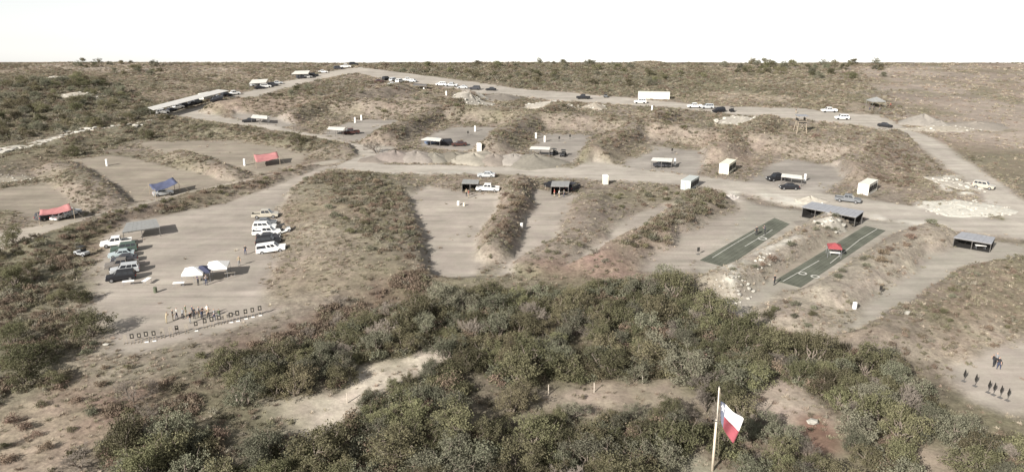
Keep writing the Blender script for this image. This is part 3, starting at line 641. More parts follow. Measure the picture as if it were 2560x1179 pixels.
grove([(60,625),(300,545),(560,480),(800,415),(830,418),(600,480),(320,555),(120,650)], 46, [BR, BO], 'bush in the ditch strip above the gravel lot', 'bush', 'bushes in the ditch strip', .6, 1.1, 'bush', 1.8)
grove([(600,270),(1000,225),(1240,262),(1700,290),(2150,380),(2180,400),(1700,350),(1250,305),(900,300),(640,295)], 50, [BO, BR, BG_], 'bush on the brown berms between the back bays', 'bush', 'bushes on the back berms', .8, 1.7, 'bush', 3)
grove([(2240,830),(2420,700),(2640,660),(2640,790),(2480,850),(2350,860)], 14, [BO, BG_, BR], 'bush on the mound beyond the long pale bay', 'bush', 'bushes on the right mound', .5, 1.1, 'bush', 2)
# dead tree at the junction
e = thing('dead_tree', 'bare dead tree on a dirt heap at the road junction', 'tree', P0(942, 384), 1.0, None, 1.5); a, b = BARES[1]; link('trunk', a, e); link('crown', b, e); UPRIGHT.append(e)

# ------------------------------------------------------------------ stones, rubble and gravel
def stone_mesh(seed):
    r = random.Random(seed); bm = bmesh.new(); bmesh.ops.create_icosphere(bm, subdivisions=1, radius=.5)
    for v_ in bm.verts: v_.co *= r.uniform(.72, 1.2); v_.co.z *= .62
    me = bpy.data.meshes.new('stone'); bm.to_mesh(me); bm.free(); me.materials.append(mat('limestone', (.38, .36, .315), .9, var=.24, scale=2, rand=.18)); return me
STONES = [stone_mesh(s) for s in range(6)]
def heap_mesh(R, H, m, seed, sx=1.0, nr=9, na=22, peak=1.0, at=None, rz=0):
    r = random.Random(seed); mb = MB(); vs = []
    for i in range(nr + 1):
        t = i / nr
        for k in range(na):
            a = 2 * PI * k / na; w = 1 + .12 * math.sin(a * 3 + seed) + .08 * math.sin(a * 7 + seed * 2)
            zz = H * ((1 - t) ** peak * .75 + .25 * math.cos(t * PI / 2)) * (1 + .14 * math.sin(a * 5 + seed * 3)) + r.gauss(0, .06) * H * (1 - t)
            hx, hy = math.cos(a) * R * t * w * sx, math.sin(a) * R * t * w; gz = 0
            if at is not None: gz = hgt(at.x + hx * math.cos(rz) - hy * math.sin(rz), at.y + hx * math.sin(rz) + hy * math.cos(rz)) - at.z
            mb.v.append((hx, hy, gz + (zz if i < nr else -.35)))
    for i in range(nr):
        for k in range(na): mb.f.append((i * na + k, i * na + (k + 1) % na, (i + 1) * na + (k + 1) % na, (i + 1) * na + k)); mb.m.append(0)
    return mb.mesh('mound', m, True)
def rubble(px, py, wx, wy, n, label, s0=.4, s1=1.1, rz=0, H=.8, mound=True, moundcol=(.3, .275, .235)):
    p = P0(px, py); e = thing('rubble_pile', label, 'rubble', p, rz)
    if mound: link('mound', heap_mesh(wy, H, mat('rubble_earth%.2f' % moundcol[0], moundcol, .95, var=.2, scale=1.5, bump=.5), px, wx / wy, at=p, rz=rz), e)
    for k in range(n):
        a = rnd.random() * 6.28; d = math.sqrt(rnd.random()) * 1.02; o = link('stone', rnd.choice(STONES), e, (math.cos(a) * d * wx, math.sin(a) * d * wy, H * max(0, 1 - d) * .85 + .06 + hgt(p.x + math.cos(a) * d * wx * math.cos(rz) - math.sin(a) * d * wy * math.sin(rz), p.y + math.cos(a) * d * wx * math.sin(rz) + math.sin(a) * d * wy * math.cos(rz)) - p.z), rnd.random() * 6, rnd.uniform(s0, s1))
        o.rotation_euler[0] = rnd.uniform(-.5, .5)
rubble(1175, 248, 9, 7, 34, 'heap of white broken concrete by the cars at the upper road', .6, 1.8, H=2.0)
rubble(1380, 266, 10, 7, 40, 'long heap of white broken concrete beside the black pickup', .6, 1.9, H=1.8)
rubble(1488, 268, 5, 5, 16, 'small mixed heap of rubble and earth by the buggy', .5, 1.4, H=1.6, moundcol=(.25, .22, .18))
rubble(1850, 304, 9, 8, 34, 'heap of pale stones near the wooden tower', .6, 1.8, H=1.8)
rubble(2385, 458, 3.6, 8, 34, 'line of pale stones along the verge of the right road', .4, 1.3, rz=.5, H=.5)
rubble(2415, 522, 10, 7, 46, 'spread of white crushed stone in the road junction', .25, .9, H=.35, moundcol=(.44, .42, .365))
rubble(1835, 716, 4.2, 2.6, 34, 'white caliche outcrop at the end of the left turf lane', .25, .9, rz=.6, H=.05, mound=False, moundcol=(.4, .375, .32))
rubble(1905, 650, 4.5, 1.2, 18, 'white caliche ledge beside the left turf lane', .2, .7, rz=.9, H=.05, mound=False, moundcol=(.4, .375, .32))
rubble(2075, 556, 4, 2, 14, 'pale boulders in front of the long shed', .5, 1.5, rz=.3, H=1.0, moundcol=(.33, .305, .26))
rubble(1830, 492, 1.6, 2.4, 7, 'small patch of pink white caliche by the steel container', .3, .8, H=.6, moundcol=(.42, .38, .345))
rubble(2025, 502, 4, 2.5, 10, 'pale dirt heap behind the long grey shed', .25, .6, H=1.1, moundcol=(.34, .31, .26))
rubble(195, 240, 12, 7, 30, 'pale stacked rubble in the woodland clearing', .7, 2.0, H=1.4, moundcol=(.29, .265, .22))
rubble(140, 196, 8, 5, 14, 'pale rubble scatter at the woodland top edge', .7, 1.8, H=.9, moundcol=(.29, .265, .22))
rubble(2350, 322, 14, 4, 20, 'low pale spoil bank beyond the right road', .5, 1.3, H=.8, moundcol=(.28, .25, .205))
rubble(25, 448, 6, 3.5, 26, 'white stones scattered at the head of the corner bay', .3, .8, H=.4, moundcol=(.22, .195, .155))
for k in range(46):   # white stone bank along the woodland edge
    t = k / 45; px = -10 + 420 * t; py = 380 - 88 * t + 6 * math.sin(t * 9)
    p = P0(px + rnd.uniform(-6, 6), py + rnd.uniform(-3, 3)); s = rnd.uniform(.8, 2.2)
    o = link('boulder', rnd.choice(STONES), None, (p.x, p.y, p.z + .1 * s), rnd.random() * 6, (s * 1.5, s, s * .8)); tag(o, 'white boulder in the stone bank along the woodland edge', 'boulder', 'boulders of the stone bank')
def gravel(px, py, R, H, col, label, sx=1.0, rz=0, peak=1.0):
    p = P0(px, py); p.z -= .05
    o = link('gravel_pile', heap_mesh(R, H, mat('gravel_%.2f_%.2f' % (col[0], col[2]), col, .95, var=.14, scale=1.2, bump=.4), px * .01, sx, peak=peak, at=p, rz=rz), None, p, rz); tag(o, label, 'gravel pile')
gravel(942, 400, 4.4, 0.82, (0.183, 0.158, 0.134), 'brown dirt heap under the dead tree', 1.2)
gravel(990, 396, 5.2, 2.13, (0.184, 0.157, 0.139), 'pinkish brown gravel pile next to the dead tree', 1.25, peak=.6)
gravel(1042, 398, 5.2, 2.21, (0.197, 0.175, 0.153), 'grey gravel pile beside the pinkish one', 1.25, peak=.6)
gravel(1085, 398, 4.4, 1.72, (0.172, 0.158, 0.131), 'weedy grey gravel pile in the middle of the row', 1.25, peak=.6)
gravel(1135, 396, 5.2, 1.64, (0.151, 0.136, 0.110), 'weedy olive brown pile beside the cream heap', 1.25, peak=.6)
gravel(1185, 400, 6.1, 1.89, (0.244, 0.222, 0.183), 'cream coloured sand pile in the row by the road', 1.25, peak=.6)
gravel(1235, 404, 5.2, 1.97, (0.177, 0.153, 0.131), 'brown soil pile next to the cream sand', 1.25, peak=.6)
gravel(1285, 404, 5.2, 2.05, (0.232, 0.210, 0.185), 'pale streaked gravel pile near the end of the row', 1.25, peak=.6)
gravel(1335, 408, 7.1, 2.46, (0.171, 0.153, 0.133), 'dark pointed gravel pile closing the row', 1.3, peak=1.3)
gravel(1255, 246, 6.5, 1.80, (0.152, 0.135, 0.115), 'low brown heap beside the white concrete heap', 1.3)
gravel(2306, 308, 5.6, 2.9, (0.213, 0.194, 0.169), 'large grey gravel mound at the road bend', 1.5)
gravel(2350, 314, 3.4, 1.5, (0.213, 0.194, 0.169), 'smaller grey gravel mound trailing off the large one', 1.5)
gravel(2440, 316, 7.2, 1.48, (0.215, 0.191, 0.162), 'low tan mound at the field edge', 1.6)
gravel(2020, 556, 2.2, 0.49, (0.187, 0.167, 0.143), 'low weedy heap by the long grey shed', 1.6)
o = link('boulder', STONES[2], None, P0(2030, 1058) + Vector((0, 0, .25)), .4, (1.7, 1.2, 1.2)); tag(o, 'cream coloured boulder lying in the red soil pit', 'boulder')
o = link('boulder', STONES[1], None, P0(2266, 783) + Vector((0, 0, .15)), .4, (1.3, .9, 1.0)); tag(o, 'pale boulder at the edge of the right scrubby mound', 'boulder')
o = link('boulder', STONES[3], None, P0(264, 862) + Vector((0, 0, .15)), .1, (.9, .6, .6)); tag(o, 'single white stone at the corner of the gravel lot', 'boulder')

# ------------------------------------------------------------------ turf lanes
TURF = mat('artificial_turf', (.098, .102, .08), .95, var=.3, scale=.35, bump=.3)
LINE = mat('white_line', (.42, .41, .37), .85, var=.35, scale=4)
def sheet(mb, pts, z, n=1):  # four pixel corners laid on the terrain, subdivided
    c = [G(*p) for p in pts]
    for i in range(n):
        a0, a1 = i / n, (i + 1) / n
        q = [c[0].lerp(c[3], a0), c[1].lerp(c[2], a0), c[1].lerp(c[2], a1), c[0].lerp(c[3], a1)]
        mb.quad(*[(p.x, p.y, hgt(p.x, p.y) + z) for p in q])
def lane(pts, label, lines, circles, cut=6):
    c = [G(*p) for p in pts]; ctr = sum(c, Vector()) / 4; ctr.z = hgt(ctr.x, ctr.y)
    e = thing('turf_lane', label, 'turf lane', ctr)
    for i in range(cut):  # rolls of turf laid side by side along the lane
        a0, a1 = i / cut + .004, (i + 1) / cut - .004; mb = MB()
        q = [c[0].lerp(c[1], a0), c[0].lerp(c[1], a1), c[3].lerp(c[2], a1), c[3].lerp(c[2], a0)]
        mb.hexa([(p.x - ctr.x, p.y - ctr.y, -.2) for p in q], [(p.x - ctr.x, p.y - ctr.y, .05 + .004 * (i % 2)) for p in q]); mb.build('turf_roll', TURF, e)
    for L in lines:
        mb = MB()
        for a, b in zip(L[:-1], L[1:]):
            A, B = G(*a), G(*b); d = (B - A).normalized(); w = Vector((-d.y, d.x, 0)) * .065; off = Vector((ctr.x, ctr.y, 0)); up = Vector((0, 0, .062))
            mb.quad(A - off - w + up, B - off - w + up, B - off + w + up, A - off + w + up)
        mb.build('painted_line', LINE, e)
    for (px, py, R) in circles:
        A = G(px, py); mb = MB()
        for k in range(20):
            t0, t1 = 2 * PI * k / 20, 2 * PI * (k + 1) / 20; f = lambda t, r: (A.x - ctr.x + math.cos(t) * r, A.y - ctr.y + math.sin(t) * r, .062)
            mb.quad(f(t0, R), f(t1, R), f(t1, R * .62), f(t0, R * .62))
        mb.build('painted_ring', LINE, e)
    return e
lane([(1936,544),(1974,560),(1817,668),(1749,650)], 'green turf lane with two white lines left of the bushy berm', [[(1781,644),(1830,613),(1888,579)], [(1862,616),(1931,574)]], [(1906,596,.9)])
lane([(2163,564),(2214,576),(2002,718),(1936,701)], 'green turf lane with painted rings and a red canopy on it', [[(1957,703),(2048,651)], [(2075,658),(2120,622),(2150,598),(2193,572)]], [(2006,683,.75), (2038,691,.75)])

# ------------------------------------------------------------------ shelters
STEEL = mat('galvanised_sheet', (.27, .275, .29), .55, .3, var=.1, scale=1.0)
STEEL_P = mat('pale_roof_sheet', (.48, .465, .43), .6, .1, var=.1, scale=1.0)
STEEL_M = mat('dull_roof_sheet', (.235, .235, .225), .65, .1, var=.1, scale=1.0)
SHADE_DARK = mat('painted_shade_dark', (.028, .026, .024), .8)  # near-black colour that stands in for the shade under roofs
POST = mat('steel_post', (.16, .15, .14), .6, .4); WOOD = mat('weathered_wood', (.3, .25, .19), .9, var=.2, scale=5)
WHITE = mat('white_canvas', (.74, .72, .68), .8, var=.05, scale=1.5); NAVY = mat('navy_canvas', (.05, .055, .09), .8)
RED = mat('red_tarp', (.34, .15, .145), .75, var=.2, scale=.6); BLUE = mat('blue_tarp', (.085, .095, .15), .7, var=.15, scale=.6)
REDC = mat('red_canvas', (.26, .06, .065), .75); DARK = mat('dark_cloth', (.03, .03, .035), .8); BLACKM = mat('black_plate', (.035, .033, .03), .7)
def roof_thing(name, label, cat, pts, z, roofm, panels=8, drop=0.0, pm=POST, back=False, group=None, nposts=3, thick=.1):
    """pts: pixels of the roof corners far-left, far-right, near-right, near-left; z: eave height."""
    zs = [z, z, z - drop, z - drop]; g0 = G((pts[0][0] + pts[2][0]) / 2, (pts[0][1] + pts[2][1]) / 2, z); base = Vector((g0.x, g0.y, hgt(g0.x, g0.y)))
    c = []
    for (a, b), h in zip(pts, zs):
        p = G(a, b, h + base.z); c.append(p - base)
    e = thing(name, label, cat, base, 0, group)
    for i in range(panels):
        a0, a1 = i / panels + (.0015 if i else 0), (i + 1) / panels - .0015
        q = [c[0].lerp(c[1], a0), c[0].lerp(c[1], a1), c[3].lerp(c[2], a1), c[3].lerp(c[2], a0)]
        zo = .012 * (i % 2)
        MB().hexa([(p.x, p.y, p.z - thick + zo) for p in q], [(p.x, p.y, p.z + zo) for p in q]).build('roof_panel', roofm, e)
    def inset(p): 
        m = (c[0] + c[1] + c[2] + c[3]) / 4; return p.lerp(m, .04)
    for A, B in ((c[0], c[1]), (c[3], c[2])):
        A, B = inset(A), inset(B); MB().tube(A - Vector((0, 0, thick + .1)), B - Vector((0, 0, thick + .1)), .07, n=4).build('beam', pm, e)
        for k in range(nposts):
            p = A.lerp(B, k / (nposts - 1)); zz = hgt(base.x + p.x, base.y + p.y) - base.z
            MB().tube((p.x, p.y, zz - .2), (p.x, p.y, p.z - thick - .02), .07, n=6).build('post', pm, e)
    if back:  # dark floor and walls added to imitate shade under the roof
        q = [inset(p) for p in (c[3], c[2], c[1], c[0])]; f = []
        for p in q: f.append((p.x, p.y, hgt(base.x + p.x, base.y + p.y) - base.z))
        MB().hexa([(a, b, z_ - .3) for a, b, z_ in f], [(a, b, z_ + .06) for a, b, z_ in f]).build('floor_shade', SHADE_DARK, e)  # added slab: shade on the ground put into its dark colour
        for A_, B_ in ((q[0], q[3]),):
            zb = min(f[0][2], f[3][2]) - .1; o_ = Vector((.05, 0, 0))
            MB().hexa([(A_.x, A_.y, zb), (A_.x + .05, A_.y, zb), (B_.x + .05, B_.y, zb), (B_.x, B_.y, zb)], [(A_.x, A_.y, A_.z - thick - .03), (A_.x + .05, A_.y, A_.z - thick - .03), (B_.x + .05, B_.y, B_.z - thick - .03), (B_.x, B_.y, B_.z - thick - .03)]).build('shade_end_wall', SHADE_DARK, e)  # added end wall, darkened to pass for the shaded interior
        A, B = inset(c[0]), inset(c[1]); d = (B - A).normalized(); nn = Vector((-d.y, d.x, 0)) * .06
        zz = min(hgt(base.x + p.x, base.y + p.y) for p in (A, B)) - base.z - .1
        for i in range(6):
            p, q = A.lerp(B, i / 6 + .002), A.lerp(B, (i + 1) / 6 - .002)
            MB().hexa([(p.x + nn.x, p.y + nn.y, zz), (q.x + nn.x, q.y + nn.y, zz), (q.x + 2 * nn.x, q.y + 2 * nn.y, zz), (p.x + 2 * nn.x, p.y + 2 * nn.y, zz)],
                      [(p.x + nn.x, p.y + nn.y, p.z - thick - .03), (q.x + nn.x, q.y + nn.y, q.z - thick - .03), (q.x + 2 * nn.x, q.y + 2 * nn.y, q.z - thick - .03), (p.x + 2 * nn.x, p.y + 2 * nn.y, p.z - thick - .03)]).build('shade_wall_panel', SHADE_DARK, e)  # added rear panels, their near-black colour imitates interior shade
    return e
roof_thing('metal_canopy', 'grey sheet metal canopy on posts in the gravel lot', 'canopy', [(316,556),(390,546),(400,566),(305,580)], 2.1, STEEL_M, 8, .15)
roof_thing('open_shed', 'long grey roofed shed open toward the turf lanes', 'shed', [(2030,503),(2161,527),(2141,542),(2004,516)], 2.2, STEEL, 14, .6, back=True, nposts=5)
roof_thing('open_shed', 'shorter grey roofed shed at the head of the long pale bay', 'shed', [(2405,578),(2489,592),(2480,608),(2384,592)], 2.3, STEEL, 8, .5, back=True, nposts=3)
roof_thing('long_shed', 'long pale roofed shed with cars parked along its open front', 'shed', [(545,223),(573,226),(384,275),(369,268)], 3.2, STEEL_P, 3, 0, nposts=2)
CW = mat('cream_roof', (.55, .53, .48), .7, var=.08)
roof_thing('metal_canopy', 'small white roofed canopy in the bay off the side road', 'canopy', [(632,286),(668,289),(668,296),(627,293)], 2.2, CW, 4, .1)
roof_thing('metal_canopy', 'white flat canopy beside the dark red pickup', 'canopy', [(822,316),(864,318),(858,325),(818,322)], 2.2, CW, 4, .1)
roof_thing('metal_canopy', 'white canopy covering the blue grey car', 'canopy', [(1068,342),(1104,345),(1100,352),(1052,348)], 2.2, CW, 4, .1)
roof_thing('metal_canopy', 'long thin white canopy beside the two buggies', 'canopy', [(1328,365),(1376,367),(1374,373),(1324,371)], 2.2, CW, 5, .1)
roof_thing('metal_canopy', 'white canopy over a dark vehicle in the square grey bay', 'canopy', [(1632,393),(1682,395),(1680,403),(1628,400)], 2.3, CW, 5, .1)
roof_thing('metal_canopy', 'white canopy attached behind the black pickup', 'canopy', [(1955,433),(2005,438),(2006,446),(1953,440)], 2.0, CW, 5, .1)
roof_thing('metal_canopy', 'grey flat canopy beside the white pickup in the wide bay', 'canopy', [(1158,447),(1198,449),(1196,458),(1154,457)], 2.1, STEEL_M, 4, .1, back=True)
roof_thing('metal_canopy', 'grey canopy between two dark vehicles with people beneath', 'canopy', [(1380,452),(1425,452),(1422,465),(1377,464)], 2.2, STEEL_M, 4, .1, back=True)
roof_thing('metal_canopy', 'pale roofed canopy in the lot above the long shed', 'canopy', [(630,199),(670,197),(665,206),(622,209)], 2.4, CW, 4, .1)
roof_thing('metal_canopy', 'pale roofed canopy at the uppermost parking lot', 'canopy', [(738,177),(775,176),(770,184),(728,185)], 2.4, CW, 4, .1)
roof_thing('metal_canopy', 'thin dark roofed lean-to beside the clustered cars', 'canopy', [(1035,208),(1068,210),(1066,214),(1032,212)], 2.0, POST, 3, .1)
def tarp(label, pts, z, m, sag=.7, poles=True):
    base = G((pts[0][0] + pts[2][0]) / 2, (pts[0][1] + pts[2][1]) / 2, z); base.z = hgt(base.x, base.y)
    c = [G(a, b, h + base.z) - base for (a, b), h in zip(pts, [z, z + .6, z - .1, z - .5])]
    e = thing('shade_tarp', label, 'tarp', base); mb = MB(); n = 10
    for i in range(n + 1):
        for j in range(n + 1):
            u, w = i / n, j / n; p = c[0].lerp(c[1], u).lerp(c[3].lerp(c[2], u), w); s = sag * (4 * u * (1 - u)) * .5 + sag * (4 * w * (1 - w)) * .4
            mb.v.append((p.x, p.y, p.z - s + .05 * math.sin(u * 17 + w * 9)))
    for i in range(n):
        for j in range(n): k = i * (n + 1) + j; mb.f.append((k, k + 1, k + n + 2, k + n + 1)); mb.m.append(0)
    o = mb.build('tarp_sheet', m, e, True); so = o.modifiers.new('thickness', 'SOLIDIFY'); so.thickness = .03
    for p in c:
        q = p + (p - (c[0] + c[2]) / 2) * .02; zz = hgt(base.x + q.x, base.y + q.y) - base.z; MB().tube((q.x, q.y, zz - .2), (q.x, q.y, q.z + .4), .06, n=5).build('pole', WOOD, e)
        d = (p - (c[0] + c[2]) / 2); d.z = 0; d.normalize(); r = q + d * 2.2; r.z = hgt(base.x + r.x, base.y + r.y) - base.z
        MB().tube(q, r, .018, n=3).build('guy_rope', WOOD, e)
tarp('navy blue shade tarp on poles over a parked car', [(372,460),(432,442),(446,455),(388,476)], 2.5, BLUE)
tarp('sagging red shade tarp over three parked cars', [(100,523),(172,507),(182,522),(96,537)], 2.5, RED)
tarp('faded red shade tarp alone in its dirt bay', [(634,386),(692,378),(698,393),(640,405)], 2.1, RED, .4)
def popup(label, px, py, w, d, rz, m, z=2.1, top=1.0):
    p = P0(px, py); e = thing('popup_canopy', label, 'canopy', p, rz); a, b = w / 2, d / 2
    mb = MB(); cs = [(-a, -b, z), (a, -b, z), (a, b, z), (-a, b, z)]; pk = (0, 0, z + top)
    for k in range(4):
        A, B = Vector(cs[k]), Vector(cs[(k + 1) % 4]); M = (A + B) / 2; M.z += .0; PK = Vector(pk)
        for q0, q1 in ((A, M), (M, B)): mb.ngon([q0, q1, PK])
    mb.build('roof', m, e)
    for k in range(4):
        A, B = Vector(cs[k]), Vector(cs[(k + 1) % 4]); MB().quad(A, B, B - Vector((0, 0, .28)), A - Vector((0, 0, .28))).build('valance', m, e)
    for q in cs: MB().tube((q[0] * .97, q[1] * .97, -.05), (q[0] * .97, q[1] * .97, z), .03, n=5).build('leg', STEEL, e)
    for k in range(4):
        A, B = Vector(cs[k]) * .97, Vector(cs[(k + 1) % 4]) * .97; mb = MB(); M = (A + B) / 2
        mb.tube(A - Vector((0, 0, .05)), M - Vector((0, 0, .45)), .018, n=4).tube(B - Vector((0, 0, .05)), M - Vector((0, 0, .45)), .018, n=4); mb.build('truss', STEEL, e)
    return e
popup('white pop-up canopy at the left end of the trio', 488, 704, 3.3, 3.3, .18, WHITE, 2.0, .75)
popup('navy pop-up canopy between two white ones', 510, 700, 2.6, 2.6, .18, NAVY, 2.0, .7)
popup('white pop-up canopy beside the navy one', 548, 690, 3.4, 3.4, .18, WHITE, 2.1, .75)
popup('small red pop-up canopy standing on the turf lane', 2083, 640, 2.3, 2.3, -.25, REDC, 2.0, .6)
popup('grey pop-up pavilion with people at the road bend', 2188, 268, 5.0, 4.2, .1, STEEL_M, 2.5, 1.3)

# ------------------------------------------------------------------ containers, booth, tower
CREAM = mat('cream_container', (.62, .58, .47), .6, var=.08, scale=1.5); CONTW = mat('white_container', (.56, .535, .475), .6, var=.06); GALV = mat('grey_container', (.4, .42, .4), .6, .1)
def container(label, px, py, L, rz, m, open_side=None, H=2.6, Wd=2.44):
    p = P0(px, py); e = thing('shipping_container', label, 'container', p, rz); mb = MB(); n = int(L / .3)
    MB().box((0, 0, .1), (L, Wd, .2)).build('base', m, e)
    MB().box((0, 0, H - .04), (L, Wd, .08)).build('roof', m, e)
    for sy in (-1, 1):
        if sy == open_side:
            for k in range(4): MB().box((-L * .36 + k * L * .24, sy * (Wd / 2 - .012), H * .52), (L * .2, .03, H * .5)).build('window', BLACKM, e)
        w = MB()
        for k in range(n):   # corrugated wall
            x0, x1 = -L / 2 + k * L / n, -L / 2 + (k + 1) * L / n; y0 = sy * (Wd / 2 - .03 - .03 * (k % 2)); w.box(((x0 + x1) / 2, y0 - sy * .02, H / 2 + .05), (x1 - x0 - .001, .05, H - .22))
        w.build('side_wall', m, e)
    for sx in (-1, 1):
        for k in (-1, 1):
            d = MB().box((sx * (L / 2 - .03), k * Wd / 4, H / 2 + .05), (.05, Wd / 2 - .05, H - .24)).build('door', m, e)
            MB().tube((sx * (L / 2 + .02), k * .35, .3), (sx * (L / 2 + .02), k * .35, H - .3), .025, n=4).build('lock_bar', STEEL, d)
    for sx in (-1, 1):
        for sy in (-1, 1): MB().box((sx * (L / 2 - .06), sy * (Wd / 2 - .06), H / 2), (.14, .14, H + .02)).build('corner_post', m, e)
    return e
container('cream shipping container at the corner of the square grey bay', 1818, 428, 6.1, 1.02, CREAM, -1)
container('white shipping container beside the main road', 2167, 480, 6.1, .86, CONTW, -1)
container('long white container standing alone on the upper road', 1634, 246, 12.0, -.12, CONTW)
e = container('grey steel container with open framed side by the junction', 1724, 468, 5.5, 1.0, GALV, -1, 2.3, 2.4)
container('small white storage box parked under the long shed roof', 515, 250, 5.0, 1.2, CONTW, None, 2.8)
def booth(px, py, label, m):
    p = P0(px, py); e = thing('portable_toilet', label, 'toilet', p, .2)
    MB().box((0, 0, 1.05), (1.15, 1.15, 2.0)).build('cabin', m, e)
    MB().hexa([(-.6, -.6, 2.05), (.6, -.6, 2.05), (.6, .6, 2.05), (-.6, .6, 2.05)], [(-.45, -.45, 2.3), (.45, -.45, 2.3), (.45, .45, 2.3), (-.45, .45, 2.3)]).build('roof', WHITE, e)
    MB().box((0, -.59, 1.0), (.8, .03, 1.8)).build('door', CREAM, e)
    MB().box((0, 0, .02), (1.25, 1.25, .1)).build('base', POST, e)
booth(1513, 460, 'white portable toilet standing on the road edge', CREAM)
booth(1198, 378, 'white booth at the end of the three car bay', WHITE)
p = P0(2000, 330); e = thing('lookout_tower', 'wooden lookout tower on splayed legs beside the upper road', 'tower', p)
for sx in (-1, 1):
    for sy in (-1, 1): MB().tube((sx * 1.6, sy * 1.6, -.2), (sx * 1.0, sy * 1.0, 4.4), .11, .09, 5).build('leg', WOOD, e)
    MB().tube((sx * 1.5, -1.5, .6), (sx * 1.15, 1.15, 3.4), .05, n=4).build('brace', WOOD, e)
    MB().tube((-sx * 1.5, -1.5, .6), (sx * 1.15, -1.15, 3.4), .05, n=4).build('brace', WOOD, e)
MB().box((0, 0, 3.5), (2.7, 2.7, .15)).build('platform', WOOD, e); MB().box((0, 0, 5.2), (3.3, 3.0, .14)).build('roof', STEEL, e)
for sx in (-1, 1):
    MB().box((sx * 1.28, 0, 4.0), (.06, 2.6, .8)).build('side_panel', BLACKM, e)
    for sy in (-1, 1): MB().box((sx * 1.2, sy * 1.2, 4.4), (.12, .12, 1.6)).build('corner_post', WOOD, e)
MB().box((0, -1.28, 3.4), (2.4, .06, .8)).build('front_panel', BLACKM, e)

# ------------------------------------------------------------------ vehicles
GLASS = mat('car_glass', (.018, .02, .024), .12, var=.05); TYRE = mat('tyre', (.02, .02, .02), .85); RIM = mat('rim', (.35, .35, .36), .35, .7)
LAMP = mat('headlamp', (.6, .6, .58), .2); TAIL = mat('taillamp', (.3, .02, .015), .3); TRIM = mat('trim', (.03, .03, .03), .6)
PAINTS = {'white': (.68, .67, .64), 'silver': (.42, .43, .43), 'grey': (.15, .155, .16), 'black': (.018, .018, .02), 'green': (.06, .085, .07), 'teal': (.33, .38, .385), 'tan': (.36, .33, .27), 'brown': (.15, .135, .12), 'blue': (.11, .14, .2), 'red': (.06, .03, .026), 'dark': (.045, .045, .05)}
PM = {k: mat('paint_' + k, c, .3 if max(c) > .2 else .58, .15 if k in ('silver', 'grey') else 0, var=.05, scale=2, coat=.4 if max(c) > .2 else 0) for k, c in PAINTS.items()}
def wheel_meshes(r, w):
    t = MB().tube((0, -w / 2, 0), (0, w / 2, 0), r, n=14).mesh('wheel', TYRE)
    m = MB().tube((0, -w / 2 - .012, 0), (0, w / 2 + .012, 0), r * .6, n=10).mesh('rim', RIM); return t, m
def glass(mb, c, u0, u1, v0, v1, off):
    a, b, cc, d = [Vector(p) for p in c]   # a->b along u, a->d along v
    f = lambda u, v: a.lerp(b, u).lerp(d.lerp(cc, u), v); n = (b - a).cross(d - a).normalized() * off
    q = [f(u0, v0) + n, f(u1, v0) + n, f(u1, v1) + n, f(u0, v1) + n]; mb.quad(*q)
